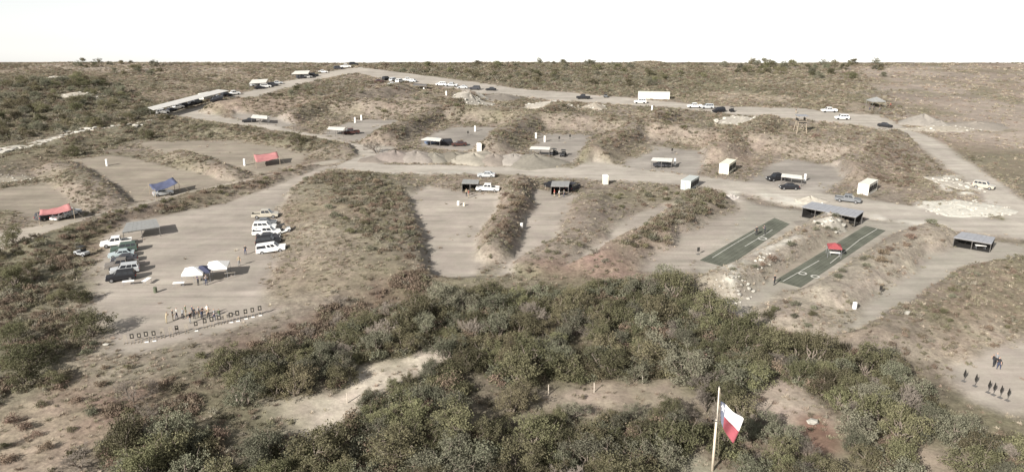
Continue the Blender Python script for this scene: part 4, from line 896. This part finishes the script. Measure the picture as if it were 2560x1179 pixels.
def car_proto(kind):
    P = []
    if kind == 'sedan': L, Wd, zb, zr, belt = 4.75, 1.84, .28, 1.46, .95; cab = (-1.75, 1.15, -1.05, .35); prof = [(-2.37, .5), (-2.3, .3), (2.3, .28), (2.37, .5), (2.3, .72), (1.15, .93), (-1.75, .98), (-2.3, .95)]
    elif kind == 'suv': L, Wd, zb, zr, belt = 4.95, 1.96, .35, 1.82, 1.1; cab = (-2.35, 1.2, -2.1, .55); prof = [(-2.47, .55), (-2.42, .36), (2.4, .36), (2.47, .6), (2.42, .95), (1.2, 1.1), (-2.4, 1.1)]
    elif kind == 'camper': L, Wd, zb, zr, belt = 5.7, 1.98, .4, 1.9, 1.12; cab = (-2.75, 1.45, -2.65, .75); prof = [(-2.85, .6), (-2.8, .42), (2.78, .42), (2.85, .65), (2.8, 1.0), (1.45, 1.12), (-2.8, 1.12)]
    else: L, Wd, zb, zr, belt = 5.8, 2.0, .42, 1.9, 1.1; cab = (-.95, 1.45, -.8, .75); prof = [(-2.9, .6), (-2.85, .44), (2.83, .42), (2.9, .65), (2.85, 1.0), (1.45, 1.12), (-.95, 1.12), (-.98, .78), (-2.9, .78)]
    b = MB().prism(prof, Wd, .08)
    x0, x1, t0, t1 = cab; wb, wt = Wd / 2 - .06, Wd / 2 - .24
    Bq = [(x0, -wb, belt - .03), (x1, -wb, belt - .03), (x1, wb, belt - .03), (x0, wb, belt - .03)]; Tq = [(t0, -wt, zr), (t1, -wt, zr), (t1, wt, zr), (t0, wt, zr)]
    if kind == 'pickup':
        for sy in (-1, 1): b.box((-1.93, sy * (Wd / 2 - .07), .95), (1.94, .12, .34))
        b.box((-2.86, 0, .95), (.08, Wd - .16, .34)); b.box((-1.0, 0, .95), (.06, Wd - .3, .34))
    P.append(('body', b.mesh('body', PM['white']), 'paint', None))
    P.append(('cabin', MB().hexa(Bq, Tq).mesh('cabin', PM['white']), 'paint', None))
    g = MB(); glass(g, (Bq[1], Bq[2], Tq[2], Tq[1]), .07, .93, .14, .9, .012); P.append(('windshield', g.mesh('windshield', GLASS), None, None))
    g = MB(); glass(g, (Bq[3], Bq[0], Tq[0], Tq[3]), .1, .9, .25, .88, .012); P.append(('rear_window', g.mesh('rear_window', GLASS), None, None))
    cuts = {'sedan': ((.1, .5), (.53, .9)), 'suv': ((.05, .3), (.33, .6), (.63, .93)), 'camper': ((.03, .5), (.56, .72), (.75, .93)), 'pickup': ((.06, .46), (.5, .92))}[kind]
    for u0, u1 in cuts:
        g = MB(); glass(g, (Bq[0], Bq[1], Tq[1], Tq[0]), u0, u1, .2, .88, .012); P.append(('side_window', g.mesh('side_window', GLASS), None, None))
        g = MB(); glass(g, (Bq[2], Bq[3], Tq[3], Tq[2]), 1 - u1, 1 - u0, .2, .88, .012); P.append(('side_window', g.mesh('side_window', GLASS), None, None))
    hx = L / 2
    for sy in (-1, 1):
        P.append(('headlight', MB().box((hx - .05, sy * (Wd / 2 - .32), .72 if kind == 'sedan' else .86), (.1, .36, .15)).mesh('headlight', LAMP), None, None))
        P.append(('taillight', MB().box((-hx + .05, sy * (Wd / 2 - .16), .8 if kind == 'sedan' else .9), (.1, .2, .2)).mesh('taillight', TAIL), None, None))
    P.append(('bumper', MB().box((hx - .02, 0, .48), (.12, Wd - .3, .18)).mesh('bumper', TRIM), None, None))
    if kind == 'pickup': P.append(('bed_liner', MB().box((-1.93, 0, .8), (1.78, Wd - .28, .05)).mesh('bed_liner', TRIM), None, None))
    r = .34 if kind == 'sedan' else .39; wm = wheel_meshes(r, .24)
    for sx in (-1, 1):
        for sy in (-1, 1): P.append(('wheel', wm[0], None, ((sx * L * .3 + (.05 if sx > 0 else 0), sy * (Wd / 2 - .09), r), wm[1])))
    return P
def utv_proto():
    P = [('body', MB().prism([(-1.4, .5), (-1.3, .35), (1.2, .35), (1.45, .55), (1.35, .85), (.6, .95), (.5, .6), (-.5, .6), (-.6, .9), (-1.4, .9)], 1.3, .06).mesh('body', PM['dark']), 'paint', None)]
    P.append(('roof', MB().box((-.05, 0, 1.86), (1.25, 1.25, .07)).mesh('roof', TRIM), None, None))
    for sx, xb in ((-1, -.6), (1, .75)):
        for sy in (-1, 1): P.append(('cage_bar', MB().tube((xb, sy * .6, .8), (sx * .5 - .05, sy * .56, 1.84), .03, n=5).mesh('cage_bar', TRIM), None, None))
    P.append(('seat', MB().box((-.25, 0, .78), (.5, 1.1, .16)).box((-.5, 0, 1.1), (.14, 1.1, .6)).mesh('seat', TRIM), None, None))
    wm = wheel_meshes(.34, .26)
    for sx in (-1, 1):
        for sy in (-1, 1): P.append(('wheel', wm[0], None, ((sx * .98, sy * .62, .34), wm[1])))
    return P
PROTO = {k: car_proto(k) for k in ('sedan', 'suv', 'camper', 'pickup')}; PROTO['utv'] = utv_proto()
CATN = {'sedan': ('parked_car', 'car'), 'suv': ('parked_suv', 'car'), 'camper': ('parked_pickup', 'pickup'), 'pickup': ('parked_pickup', 'pickup'), 'utv': ('buggy', 'buggy')}
def vehicle(px, py, kind, colr, deg, label, group=None, fine=True):
    p = P0(px, py); nm, ct = CATN[kind]; rz = math.radians(deg); e = thing(nm, label, ct, p, rz, group, .93)
    # rest on the local slope
    dx, dy = math.cos(rz), math.sin(rz); dz = math.atan2(hgt(p.x + dx * 1.6, p.y + dy * 1.6) - hgt(p.x - dx * 1.6, p.y - dy * 1.6), 3.2); dr = math.atan2(hgt(p.x - dy * .8, p.y + dx * .8) - hgt(p.x + dy * .8, p.y - dx * .8), 1.6)
    e.rotation_euler = (dr, -dz, rz); e.location.z += .02
    for n_, me, mk, ex in PROTO[kind]:
        if not fine and n_ in ('bumper', 'headlight', 'taillight', 'bed_liner'): continue
        o = link(n_, me, e, ex[0] if ex else (0, 0, 0))
        if mk == 'paint': setmat(o, PM[colr])
        if ex and fine: link('rim', ex[1], o)
    return e
V = [ # gravel lot, left row
 (292,613,'pickup','white',201,'white crew cab pickup heading the row beside the metal canopy'),
 (312,628,'suv','green',201,'dark green estate car next to the white crew cab pickup'),
 (305,641,'sedan','teal',201,'pale blue green saloon in the lot row under the metal canopy'),
 (312,653,'sedan','dark',201,'dark saloon between the pale blue green saloon and the brown pickup'),
 (306,669,'pickup','brown',201,'grey brown crew cab pickup in the middle of the lot row'),
 (314,681,'suv','silver',201,'silver estate car parked next to the black one'),
 (304,699,'suv','black',201,'black estate car closing the row nearest the target tables'),
 # right row
 (664,543,'pickup','tan',9,'tan pickup heading the row at the lot edge'),
 (664,561,'sedan','grey',9,'grey saloon next to the tan pickup'),
 (662,574,'suv','white',9,'white estate car next to the grey saloon'),
 (668,587,'pickup','white',9,'white pickup in the middle of the row beside the white buggy'),
 (672,598,'sedan','dark',9,'dark grey saloon beside the white pickup in the lot edge row'),
 (672,610,'suv','black',9,'black estate car next to the pickup with a camper shell'),
 (680,629,'camper','white',9,'white pickup with camper shell closing the row at the lot edge'),
 (712,581,'utv','white',20,'white buggy parked behind the lot edge row'),
 # tarps
 (408,487,'sedan','silver',35,'silver car parked under the navy blue tarp'),
 (118,546,'suv','dark',70,'dark car at the left under the sagging red tarp'),
 (152,545,'sedan','white',80,'white car in the middle under the sagging red tarp'),
 (176,539,'suv','silver',70,'silver car at the right under the sagging red tarp'),
 # central bays
 (1219,477,'pickup','white',178,'white pickup parked beside the grey canopy in the wide bay'),
 (1216,442,'sedan','silver',175,'pale saloon parked on the main road verge above the white pickup'),
 (1380,470,'suv','black',120,'black car left of the grey canopy with people'),
 (1432,473,'suv','dark',60,'dark estate car right of the grey canopy with people'),
 # back bays
 (623,305,'sedan','black',190,'black car beside the small white roofed canopy'),
 (877,335,'pickup','red',200,'dark red pickup beside the white flat canopy'),
 (1082,360,'suv','blue',205,'blue grey car under the white canopy in the three car bay'),
 (1112,362,'suv','black',195,'black estate car in the middle of the three car bay'),
 (1148,364,'sedan','red',190,'dark red car at the right of the three car bay'),
 (1384,387,'utv','dark',230,'dark buggy beside the end of the long thin canopy'),
 (1408,390,'utv','black',255,'black buggy standing apart from the long thin canopy'),
 (1655,417,'suv','dark',180,'dark van under the canopy in the square grey bay'),
 (1942,450,'pickup','black',200,'black pickup hitched by the canopy in the gravel bay'),
 (1972,472,'sedan','black',178,'black saloon on the main road by the black pickup'),
 (2119,504,'pickup','grey',-27,'dark grey pickup driving on the main road above the long shed'),
 (2212,317,'sedan','black',-40,'black car driving past the gravel mound at the road bend'),
 (2458,470,'suv','tan',-42,'tan estate car driving on the right road past the white stones'),
 (2072,280,'pickup','white',178,'white pickup parked on the far verge of the upper road'),
 (2104,298,'suv','white',175,'white estate car parked on the near verge of the upper road'),
 (1458,247,'pickup','black',175,'black pickup on the upper road beside the concrete heap'),
 (1514,243,'utv','grey',90,'grey buggy driving along the upper road'),
 (1600,258,'suv','white',178,'white car on the verge below the long white container'),
 (1736,269,'pickup','white',178,'white pickup heading a short line on the upper road'),
 (1768,271,'suv','silver',178,'silver car behind the white pickup on the upper road'),
 (1797,280,'suv','black',200,'black car parked askew beside the rubble by the upper road'),
 (1829,279,'utv','black',90,'black buggy next to the black car askew on the upper road'),
 (545,269,'sedan','black',15,'black car alone on the road in front of the long shed'),
]
for a in V: vehicle(*a, fine=a[1] > 430)
for (px, py, k, c, d) in [(407,284,'suv','white',40),(428,278,'sedan','dark',70),(442,273,'pickup','white',50),(462,268,'suv','black',70),(480,262,'sedan','dark',70),(492,258,'suv','grey',70),(545,246,'sedan','silver',60),(566,241,'suv','black',60),(584,237,'pickup','white',40)]:
    vehicle(px, py, k, c, d, '%s %s parked along the open front of the long shed' % (c, CATN[k][1]), 'vehicles along the long shed', False)
for (px, py, k, c, d) in [(640,216,'suv','silver',40),(664,219,'suv','white',30),(650,222,'sedan','black',30),(682,215,'suv','dark',30),(694,210,'sedan','silver',20)]:
    vehicle(px, py, k, c, d, '%s car by the pale canopy above the long shed' % c, 'cars by the pale canopy', False)
for (px, py, k, c, d) in [(754,196,'suv','dark',30),(768,195,'suv','white',30),(784,191,'suv','black',20),(808,182,'sedan','white',20),(846,173,'suv','dark',20),(864,169,'pickup','white',15),(884,163,'suv','black',15)]:
    vehicle(px, py, k, c, d, '%s %s in the uppermost parking lot by the skyline' % (c, CATN[k][1]), 'vehicles in the uppermost lot', False)
for (px, py, k, c, d) in [(948,206,'sedan','red',10),(966,200,'suv','black',60),(984,203,'suv','silver',60),(1000,206,'suv','white',60),(1018,203,'pickup','white',20),(982,213,'sedan','white',20),(1030,205,'sedan','silver',160)]:
    vehicle(px, py, k, c, d, '%s %s in the cluster parked off the upper road' % (c, CATN[k][1]), 'vehicles in the roadside cluster', False)
for (px, py, k, c, d) in [(1103,214,'suv','white',170),(1129,216,'pickup','silver',170),(1157,221,'sedan','silver',172),(1187,224,'suv','dark',172),(1227,226,'sedan','black',172)]:
    vehicle(px, py, k, c, d, '%s %s in the line along the upper road above the concrete heap' % (c, CATN[k][1]), 'vehicles lined along the upper road', False)

# ------------------------------------------------------------------ people
SKIN = mat('skin', (.42, .27, .2), .6); HAIR = mat('hair', (.04, .03, .025), .8)
CLOTH = {'black': mat('cloth_black', (.03, .03, .033), .9), 'navy': mat('cloth_navy', (.04, .05, .09), .9), 'khaki': mat('cloth_khaki', (.3, .25, .17), .9), 'white': mat('cloth_white', (.65, .64, .6), .9), 'grey': mat('cloth_grey', (.2, .2, .2), .9), 'red': mat('cloth_red', (.3, .06, .05), .9), 'green': mat('cloth_green', (.08, .1, .06), .9)}
def person_mesh(pose):
    V_ = []; E_ = []; R_ = []
    def add(p, r, par=None):
        V_.append(p); R_.append(r); i = len(V_) - 1
        if par is not None: E_.append((par, i))
        return i
    lean = .06 if pose == 2 else 0
    pel = add((0, 0, .95), .15); wst = add((0, lean, 1.12), .14, pel); ch = add((0, lean * 1.6, 1.32), .17, wst); nk = add((0, lean * 2, 1.5), .06, ch); hd0 = add((0, lean * 2.2 + .01, 1.58), .085, nk); hd1 = add((0, lean * 2.4 + .02, 1.7), .09, hd0)
    hands = []
    for s in (-1, 1):
        st = .12 if pose == 1 else 0
        hip = add((s * .1, 0, .88), .1, pel); kn = add((s * .12, .03 + s * st, .49), .065, hip); an = add((s * .13, -.02 + s * st * 1.4, .09), .045, kn); add((s * .14, .14 + s * st * 1.4, .04), .04, an)
        sh = add((s * .2, lean * 1.7, 1.42), .065, ch)
        if pose == 2: el = add((s * .26, .12, 1.2), .05, sh); wr = add((s * .1, .36, 1.3), .035, el)
        else: el = add((s * .27, -.02, 1.14), .05, sh); wr = add((s * .27, .1 - s * st, .9), .035, el)
        d = (Vector(V_[wr]) - Vector(V_[el])).normalized(); h = add(tuple(Vector(V_[wr]) + d * .07), .035, wr); hands.append((Vector(V_[h]), d, s))
    me = bpy.data.meshes.new('tmp'); me.from_pydata(V_, E_, []); o = bpy.data.objects.new('tmp', me); COL.objects.link(o)
    md = o.modifiers.new('s', 'SKIN'); 
    for i, sv in enumerate(me.skin_vertices[0].data): sv.radius = (R_[i], R_[i] * (.72 if i in (0, 1, 2) else 1)); sv.use_root = i == 0
    o.modifiers.new('ss', 'SUBSURF').levels = 1
    dg = bpy.context.evaluated_depsgraph_get(); nm = bpy.data.meshes.new_from_object(o.evaluated_get(dg)); bpy.data.objects.remove(o)
    bm = bmesh.new(); bm.from_mesh(nm)
    for hp, d, s in hands:   # four fingers and a thumb
        u = d.orthogonal().normalized(); 
        for k in range(5):
            a = hp + u * (.014 * (k - 1.5)) if k < 4 else hp + u * .03 - d * .03; b_ = a + (d * (.075 - .008 * abs(k - 1.2)) if k < 4 else (d * .04 + u * .04)); c_ = b_ + (d + Vector((0, .3, -.3))).normalized() * .02
            for p, q in ((a, b_), (b_, c_)):
                x_ = (q - p).normalized().orthogonal() * .008; y_ = (q - p).normalized().cross(x_); vs = [bm.verts.new(p + x_), bm.verts.new(p + y_), bm.verts.new(p - x_ - y_), bm.verts.new(q + x_ * .8), bm.verts.new(q + y_ * .8), bm.verts.new(q - (x_ + y_) * .8)]
                for f in ((0, 1, 4, 3), (1, 2, 5, 4), (2, 0, 3, 5), (2, 1, 0), (3, 4, 5)): bm.faces.new([vs[i] for i in f])
    # nose and ears
    for p, sz in (((0, lean * 2.4 + .125, 1.66), .02), ((-.095, lean * 2.4 + .02, 1.66), .022), ((.095, lean * 2.4 + .02, 1.66), .022)):
        bmesh.ops.create_icosphere(bm, subdivisions=1, radius=sz, matrix=Matrix.Translation(p))
    bm.to_mesh(nm); bm.free(); nm.materials.clear()
    for m in (CLOTH['black'], CLOTH['khaki'], SKIN, HAIR, TYRE): nm.materials.append(m)
    for f in nm.polygons:
        c = f.center; f.use_smooth = True; i = 0
        arm = abs(c.x) > .19 or (pose == 2 and c.y > .2 and c.z > 1.05)
        if c.z > 1.52: i = 3 if (c.z > 1.74 or (c.y < lean * 2.4 - .01 and c.z > 1.62)) else 2
        elif arm and c.z > .75 and (c.z < 1.16 or (pose == 2 and c.y > .14)): i = 2
        elif c.z < .1: i = 4
        elif c.z < .98: i = 1
        f.material_index = i
    return nm
PEOPLE = [person_mesh(k) for k in range(3)]
CAPM = None
def person(px, py, deg, top, legs, label, group=None, pose=None):
    p = P0(px, py); o = link('person', PEOPLE[rnd.randrange(3) if pose is None else pose], None, p, math.radians(deg), rnd.uniform(.98, 1.06)); tag(o, label, 'person', group)
    setmat(o, CLOTH[top], 0); setmat(o, CLOTH[legs], 1); UPRIGHT.append(o); return o
for i, (px, py, t, l) in enumerate([(423,801,'khaki','khaki'),(436,803,'black','khaki'),(446,797,'white','navy'),(456,802,'grey','black'),(466,798,'green','khaki'),(474,804,'black','grey'),(480,795,'navy','black'),(488,797,'black','black'),(494,801,'grey','khaki'),(502,795,'black','navy'),(512,793,'white','khaki'),(518,797,'khaki','black'),(527,794,'grey','navy'),(539,792,'green','grey')]):
    person(px + (px - 480) * .12 + rnd.uniform(-4, 4), py + rnd.uniform(-9, 7), rnd.uniform(0, 360), t, l, 'person in %s top and %s trousers in the group behind the targets' % (t, l), 'people behind the target line')
person(614,636,180,'black','navy','person in black standing behind the camper shell pickup', pose=0)
person(598,664,200,'khaki','grey','person in khaki top walking from the pop-up canopies', pose=1)
person(496,712,150,'navy','black','person in navy under the navy pop-up canopy', pose=2)
person(516,712,200,'grey','navy','person in grey leaning under the navy pop-up canopy', pose=2)
person(1386,492,100,'red','khaki','person in red beside the grey canopy with two dark vehicles', pose=0)
person(1398,494,60,'white','khaki','person in white in front of the grey canopy with two dark vehicles', pose=1)
person(1410,493,80,'grey','navy','person in grey in front of the grey canopy with two dark vehicles', pose=0)
person(1172,494,80,'red','khaki','person in red top standing by the grey flat canopy in the wide bay', pose=0)
person(1166,490,20,'khaki','black','person in khaki beside the person in red in the wide bay', pose=1)
person(1891,588,10,'black','black','person in black on the left turf lane', pose=0)
person(1912,585,80,'navy','black','person in navy on the left turf lane', pose=2)
person(1936,712,40,'black','black','person in black at the foot of the ring painted lane', pose=0)
person(2174,274,40,'black','navy','person in black at the left side of the grey pavilion', pose=0)
person(2184,276,40,'navy','black','person in navy inside the grey pavilion', pose=0)
person(2199,275,90,'black','grey','person in black and grey at the right side of the grey pavilion', pose=1)
person(2219,268,200,'black','black','person in black standing outside the grey pavilion', pose=0)
person(2226,269,30,'red','black','person in red and black outside the grey pavilion', pose=1)
person(1990,283,90,'black','khaki','person walking alone on the upper road', pose=1)
person(2484,916,30,'black','black','person in black at the corner bay with plate targets', pose=2)
person(2491,911,120,'grey','black','person in grey at the corner bay with plate targets', pose=0)
person(2496,922,300,'black','navy','person in black and navy at the corner bay with plate targets', pose=1)

# ------------------------------------------------------------------ targets, tables, barrels, posts
CARD = mat('card_target', (.27, .24, .2), .9); PLATE = mat('painted_plate', (.7, .69, .66), .6)
def target_stand(px, py, rz, panel, label, group, pale_=False, based=False):
    p = P0(px, py); e = thing('target_stand', label, 'target', p, rz, group, rnd.uniform(.78, .94))
    for s in (-1, 1):
        MB().box((s * .24, 0, .85), (.05, .04, 1.72)).build('upright', WOOD, e); MB().box((s * .24, 0, .03), (.06, .7, .06)).build('foot', WOOD, e)
    MB().box((0, 0, .12), (.54, .06, .05)).build('crossbar', POST, e)
    fr = MB(); fr.box((0, -.035, 1.62), (.6, .03, .2)); fr.box((0, -.035, .98), (.6, .03, .2)); fr.box((-.22, -.035, 1.3), (.16, .03, .44)); fr.box((.22, -.035, 1.3), (.16, .03, .44)); fr.build('panel', panel, e)
    MB().box((0, -.03, 1.3), (.27, .02, .43)).build('aim_patch', CARD, e)
    if based: MB().box((0, -.32, .05), (.6, .3, .08)).build('base_plate', PLATE, e)
TX = [(775,388,1),(818,386,0),(862,380,0),(905,374,0),(952,368,0),(1003,352,1),(1055,344,1),(1092,330,0),(1150,322,1),(1210,306,0),(1265,290,0),(1307,282,0),(1353,270,0),(1388,262,1),(1425,254,0),(1465,246,0),(1515,232,0),(1557,222,0),(1602,212,0)]
for zx, zy, pl_ in TX:
    target_stand(zx / 2.461, zy / 2.461 + 700, rnd.uniform(.2, .34), BLACKM if not pl_ else CARD, 'dark framed target stand in the row across the lot' if not pl_ else 'pale card target stand in the row across the lot', 'dark targets in the row' if not pl_ else 'pale targets in the row', bool(pl_), zx in (905, 952, 1210, 1425, 1465, 1515, 1557, 1602))
for px, py in [(2409,952),(2437,964),(2470,980),(2483,986),(2500,993),(2518,1000)]:
    p = P0(px, py); e = thing('plate_target', 'dark diamond shaped plate target on a leaning post in the corner bay', 'target', p, .5, 'plate targets in the corner bay')
    MB().tube((0, 0, -.1), (0, 0, .7), .03, n=5).build('post', POST, e); MB().ngon([(0, 0, .5), (.32, 0, 1.1), (0, 0, 1.75), (-.32, 0, 1.1)]).ngon([(0, .03, .5), (-.32, .03, 1.1), (0, .03, 1.75), (.32, .03, 1.1)]).build('plate', BLACKM, e); MB().box((0, 0, .03), (.5, .5, .05)).build('foot', POST, e)
def barrel(px, py, label, m, group=None, s=1):
    p = P0(px, py); e = thing('barrel', label, 'barrel', p, 0, group, s)
    MB().tube((0, 0, 0), (0, 0, .88), .29, n=14).build('drum', m, e); MB().tube((0, 0, .28), (0, 0, .32), .305, n=14, cap=True).build('hoop', m, e); MB().tube((0, 0, .58), (0, 0, .62), .305, n=14).build('hoop', m, e); MB().tube((0, 0, .88), (0, 0, .9), .3, n=14).build('lid', m, e)
OLIVE = mat('olive_drum', (.1, .11, .075), .7)
barrel(2136,770,'white barrel standing alone in the long pale bay', WHITE, s=1.1); barrel(389,730,'dark olive drum in front of the parked black estate car', OLIVE)
barrel(1304,568,'white barrel at the foot of the narrow berm', WHITE); barrel(1146,512,'white drum in the wide bay', WHITE); barrel(1160,514,'white drum with dark side beside another in the wide bay', CREAM, s=.8)
for px, py in [(888,306),(904,300),(1188,328),(672,304),(1362,354),(1340,346),(1687,412),(1905,470) if False else (2012,452),(268,414),(612,413),(1086,272) if False else (1060,224),(1116,238),(1410,272),(1630,276)]:
    p = P0(px, py); e = thing('marker_barrel', 'white marker barrel stack standing in a back bay', 'barrel', p, 0, 'white marker barrels'); MB().tube((0, 0, 0), (0, 0, .9), .3, n=10).build('drum', WHITE, e); MB().tube((0, 0, .91), (0, 0, 1.75), .29, n=10).build('drum', WHITE, e)
for px, py in [(1170,338),(1425,347),(1680,382),(1398,502) if False else (2200,733),(1745,635),(1398,352)]:
    p = P0(px, py); e = thing('steel_target', 'small dark steel target standing in a dirt bay', 'target', p, .2, 'small steel targets'); MB().box((0, 0, .55), (.06, .06, 1.1)).build('post', POST, e); MB().box((0, -.05, 1.0), (.5, .03, .75)).build('plate', BLACKM, e); MB().box((0, 0, .03), (.6, .5, .06)).build('base', POST, e)
def table(px, py, rz, label, m=WHITE):
    p = P0(px, py); e = thing('folding_table', label, 'table', p, rz); MB().box((0, 0, .74), (1.8, .75, .04)).build('tabletop', m, e)
    for sx in (-1, 1):
        for sy in (-1, 1): MB().tube((sx * .75, sy * .3, 0), (sx * .75, sy * .3, .72), .02, n=5).build('leg', STEEL, e)
table(322,712,.3,'white folding table in front of the black estate car'); table(448,716,.2,'white folding table left of the pop-up canopies'); table(368,708,1.4,'white folding table standing end on beside the parked row'); table(576,690,.3,'folding table right of the pop-up canopies', CARD)
table(2450,622,-.2,'white table in front of the shorter grey shed'); table(2086,640,-.25,'white table under the red pop-up canopy')
for px, py in [(868,1006),(1032,1005),(1148,1002),(1371,985),(1485,980),(1606,958),(592,1010)]:
    p = P0(px, py); o = MB().box((0, 0, .55), (.1, .1, 1.4)).hexa([(-.05, -.05, 1.25), (.05, -.05, 1.25), (.05, .05, 1.25), (-.05, .05, 1.25)], [(-.02, -.02, 1.32), (.02, -.02, 1.32), (.02, .02, 1.32), (-.02, .02, 1.32)]).build('fence_post', mat('pale_post', (.4, .35, .29), .9, var=.2, scale=5), None, loc=p)
    tag(o, 'pale wooden fence post standing in the thicket clearings', 'post', 'fence posts in the thicket'); UPRIGHT.append(o)
p = P0(205, 638); vehicle(205, 638, 'utv', 'silver', 160, 'pale buggy abandoned in the scrub left of the gravel lot')

# ------------------------------------------------------------------ flag
base = G(1781, 1172); base.z = hgt(base.x, base.y); YF = base.y; topp = PV(1798, 966, YF)
e = thing('flagpole', 'pale wooden flagpole rising from the thicket', 'flagpole', base)
d = topp - base
MB().tube((0, 0, -.4), d * .62, .15, .12, 12).build('lower_shaft', mat('pole_wood', (.5, .43, .34), .7, var=.12, scale=2), e, True)
MB().tube(d * .6 + Vector((.06, -.05, 0)), d, .085, .06, 10).build('upper_shaft', mat('pole_paint', (.58, .52, .44), .6, var=.1), e, True)
MB().box(tuple(d * .61), (.42, .36, .1)).build('collar', POST, e); MB().tube(d, d + Vector((0, 0, .12)), .09, .03, 8).build('truck_cap', POST, e)
MB().tube(d + Vector((.1, -.12, -.05)), d * .12 + Vector((.45, -.1, 0)), .014, n=4).build('halyard', WOOD, e)
hdl = [PV(1801, 1001, YF), PV(1803, 1056, YF), PV(1834, 1108, YF), PV(1862, 1050, YF)]   # hoist top, hoist bottom, fly bottom, fly top
fb = hdl[0].copy(); fl = thing('flag', 'red white and blue flag with one white star hanging from the pole', 'flag', fb)
FB = mat('flag_blue', (.12, .13, .17), .85); FW = mat('flag_white', (.78, .77, .75), .85, var=.04); FR = mat('flag_red', (.27, .07, .085), .85, var=.1)
uw = lambda u: (u / .33 * .2) if u < .33 else .2 + (u - .33) / .67 * .8
def fpt(u, w):   # u along the fly, w down the hoist; the blue third is gathered at the pole
    t = uw(u); p = hdl[0].lerp(hdl[3], t).lerp(hdl[1].lerp(hdl[2], t), w) - fb
    bulge = math.sin(PI * t) * .30; p.x -= bulge * .28 * (1 if w > .5 else -.2); p.y += .16 * math.sin(u * 9 + w * 2.2) * (.3 + t) + .25 * t; p.z += .07 * math.sin(u * 7) * (1 - w) - .12 * math.sin(PI * t) * w
    return p
def flagpart(nm, u0, u1, w0, w1, m):
    mb = MB(); n = 14; k = 10
    for i in range(n + 1):
        for j in range(k + 1): mb.v.append(tuple(fpt(u0 + (u1 - u0) * i / n, w0 + (w1 - w0) * j / k)))
    for i in range(n):
        for j in range(k): q = i * (k + 1) + j; mb.f.append((q, q + 1, q + k + 2, q + k + 1)); mb.m.append(0)
    o = mb.build(nm, m, fl, True); so = o.modifiers.new('cloth', 'SOLIDIFY'); so.thickness = .012
flagpart('blue_band', 0, .33, 0, 1, FB); flagpart('white_stripe', .33, 1, 0, .5, FW); flagpart('red_stripe', .33, 1, .5, 1, FR)
st = []
for k in range(10):
    a = PI / 2 + k * PI / 5; r = 1 if k % 2 == 0 else .42; st.append(fpt(.17 + math.cos(a) * r * .15, .24 - math.sin(a) * r * .2) + Vector((0, -.05, 0)))
c = fpt(.17, .24) + Vector((0, -.05, 0)); mb = MB()
for k in range(10): mb.ngon([c, st[k], st[(k + 1) % 10]])
mb.build('star', FW, fl)

# ------------------------------------------------------------------ set everything on the slope
up = set(o.name for o in UPRIGHT)
for o in list(SC.objects):
    if o.parent is not None or o.type in ('CAMERA', 'LIGHT'): continue
    if o.name in up: o.location = TILT @ o.location
    else: o.matrix_basis = TILT @ o.matrix_basis
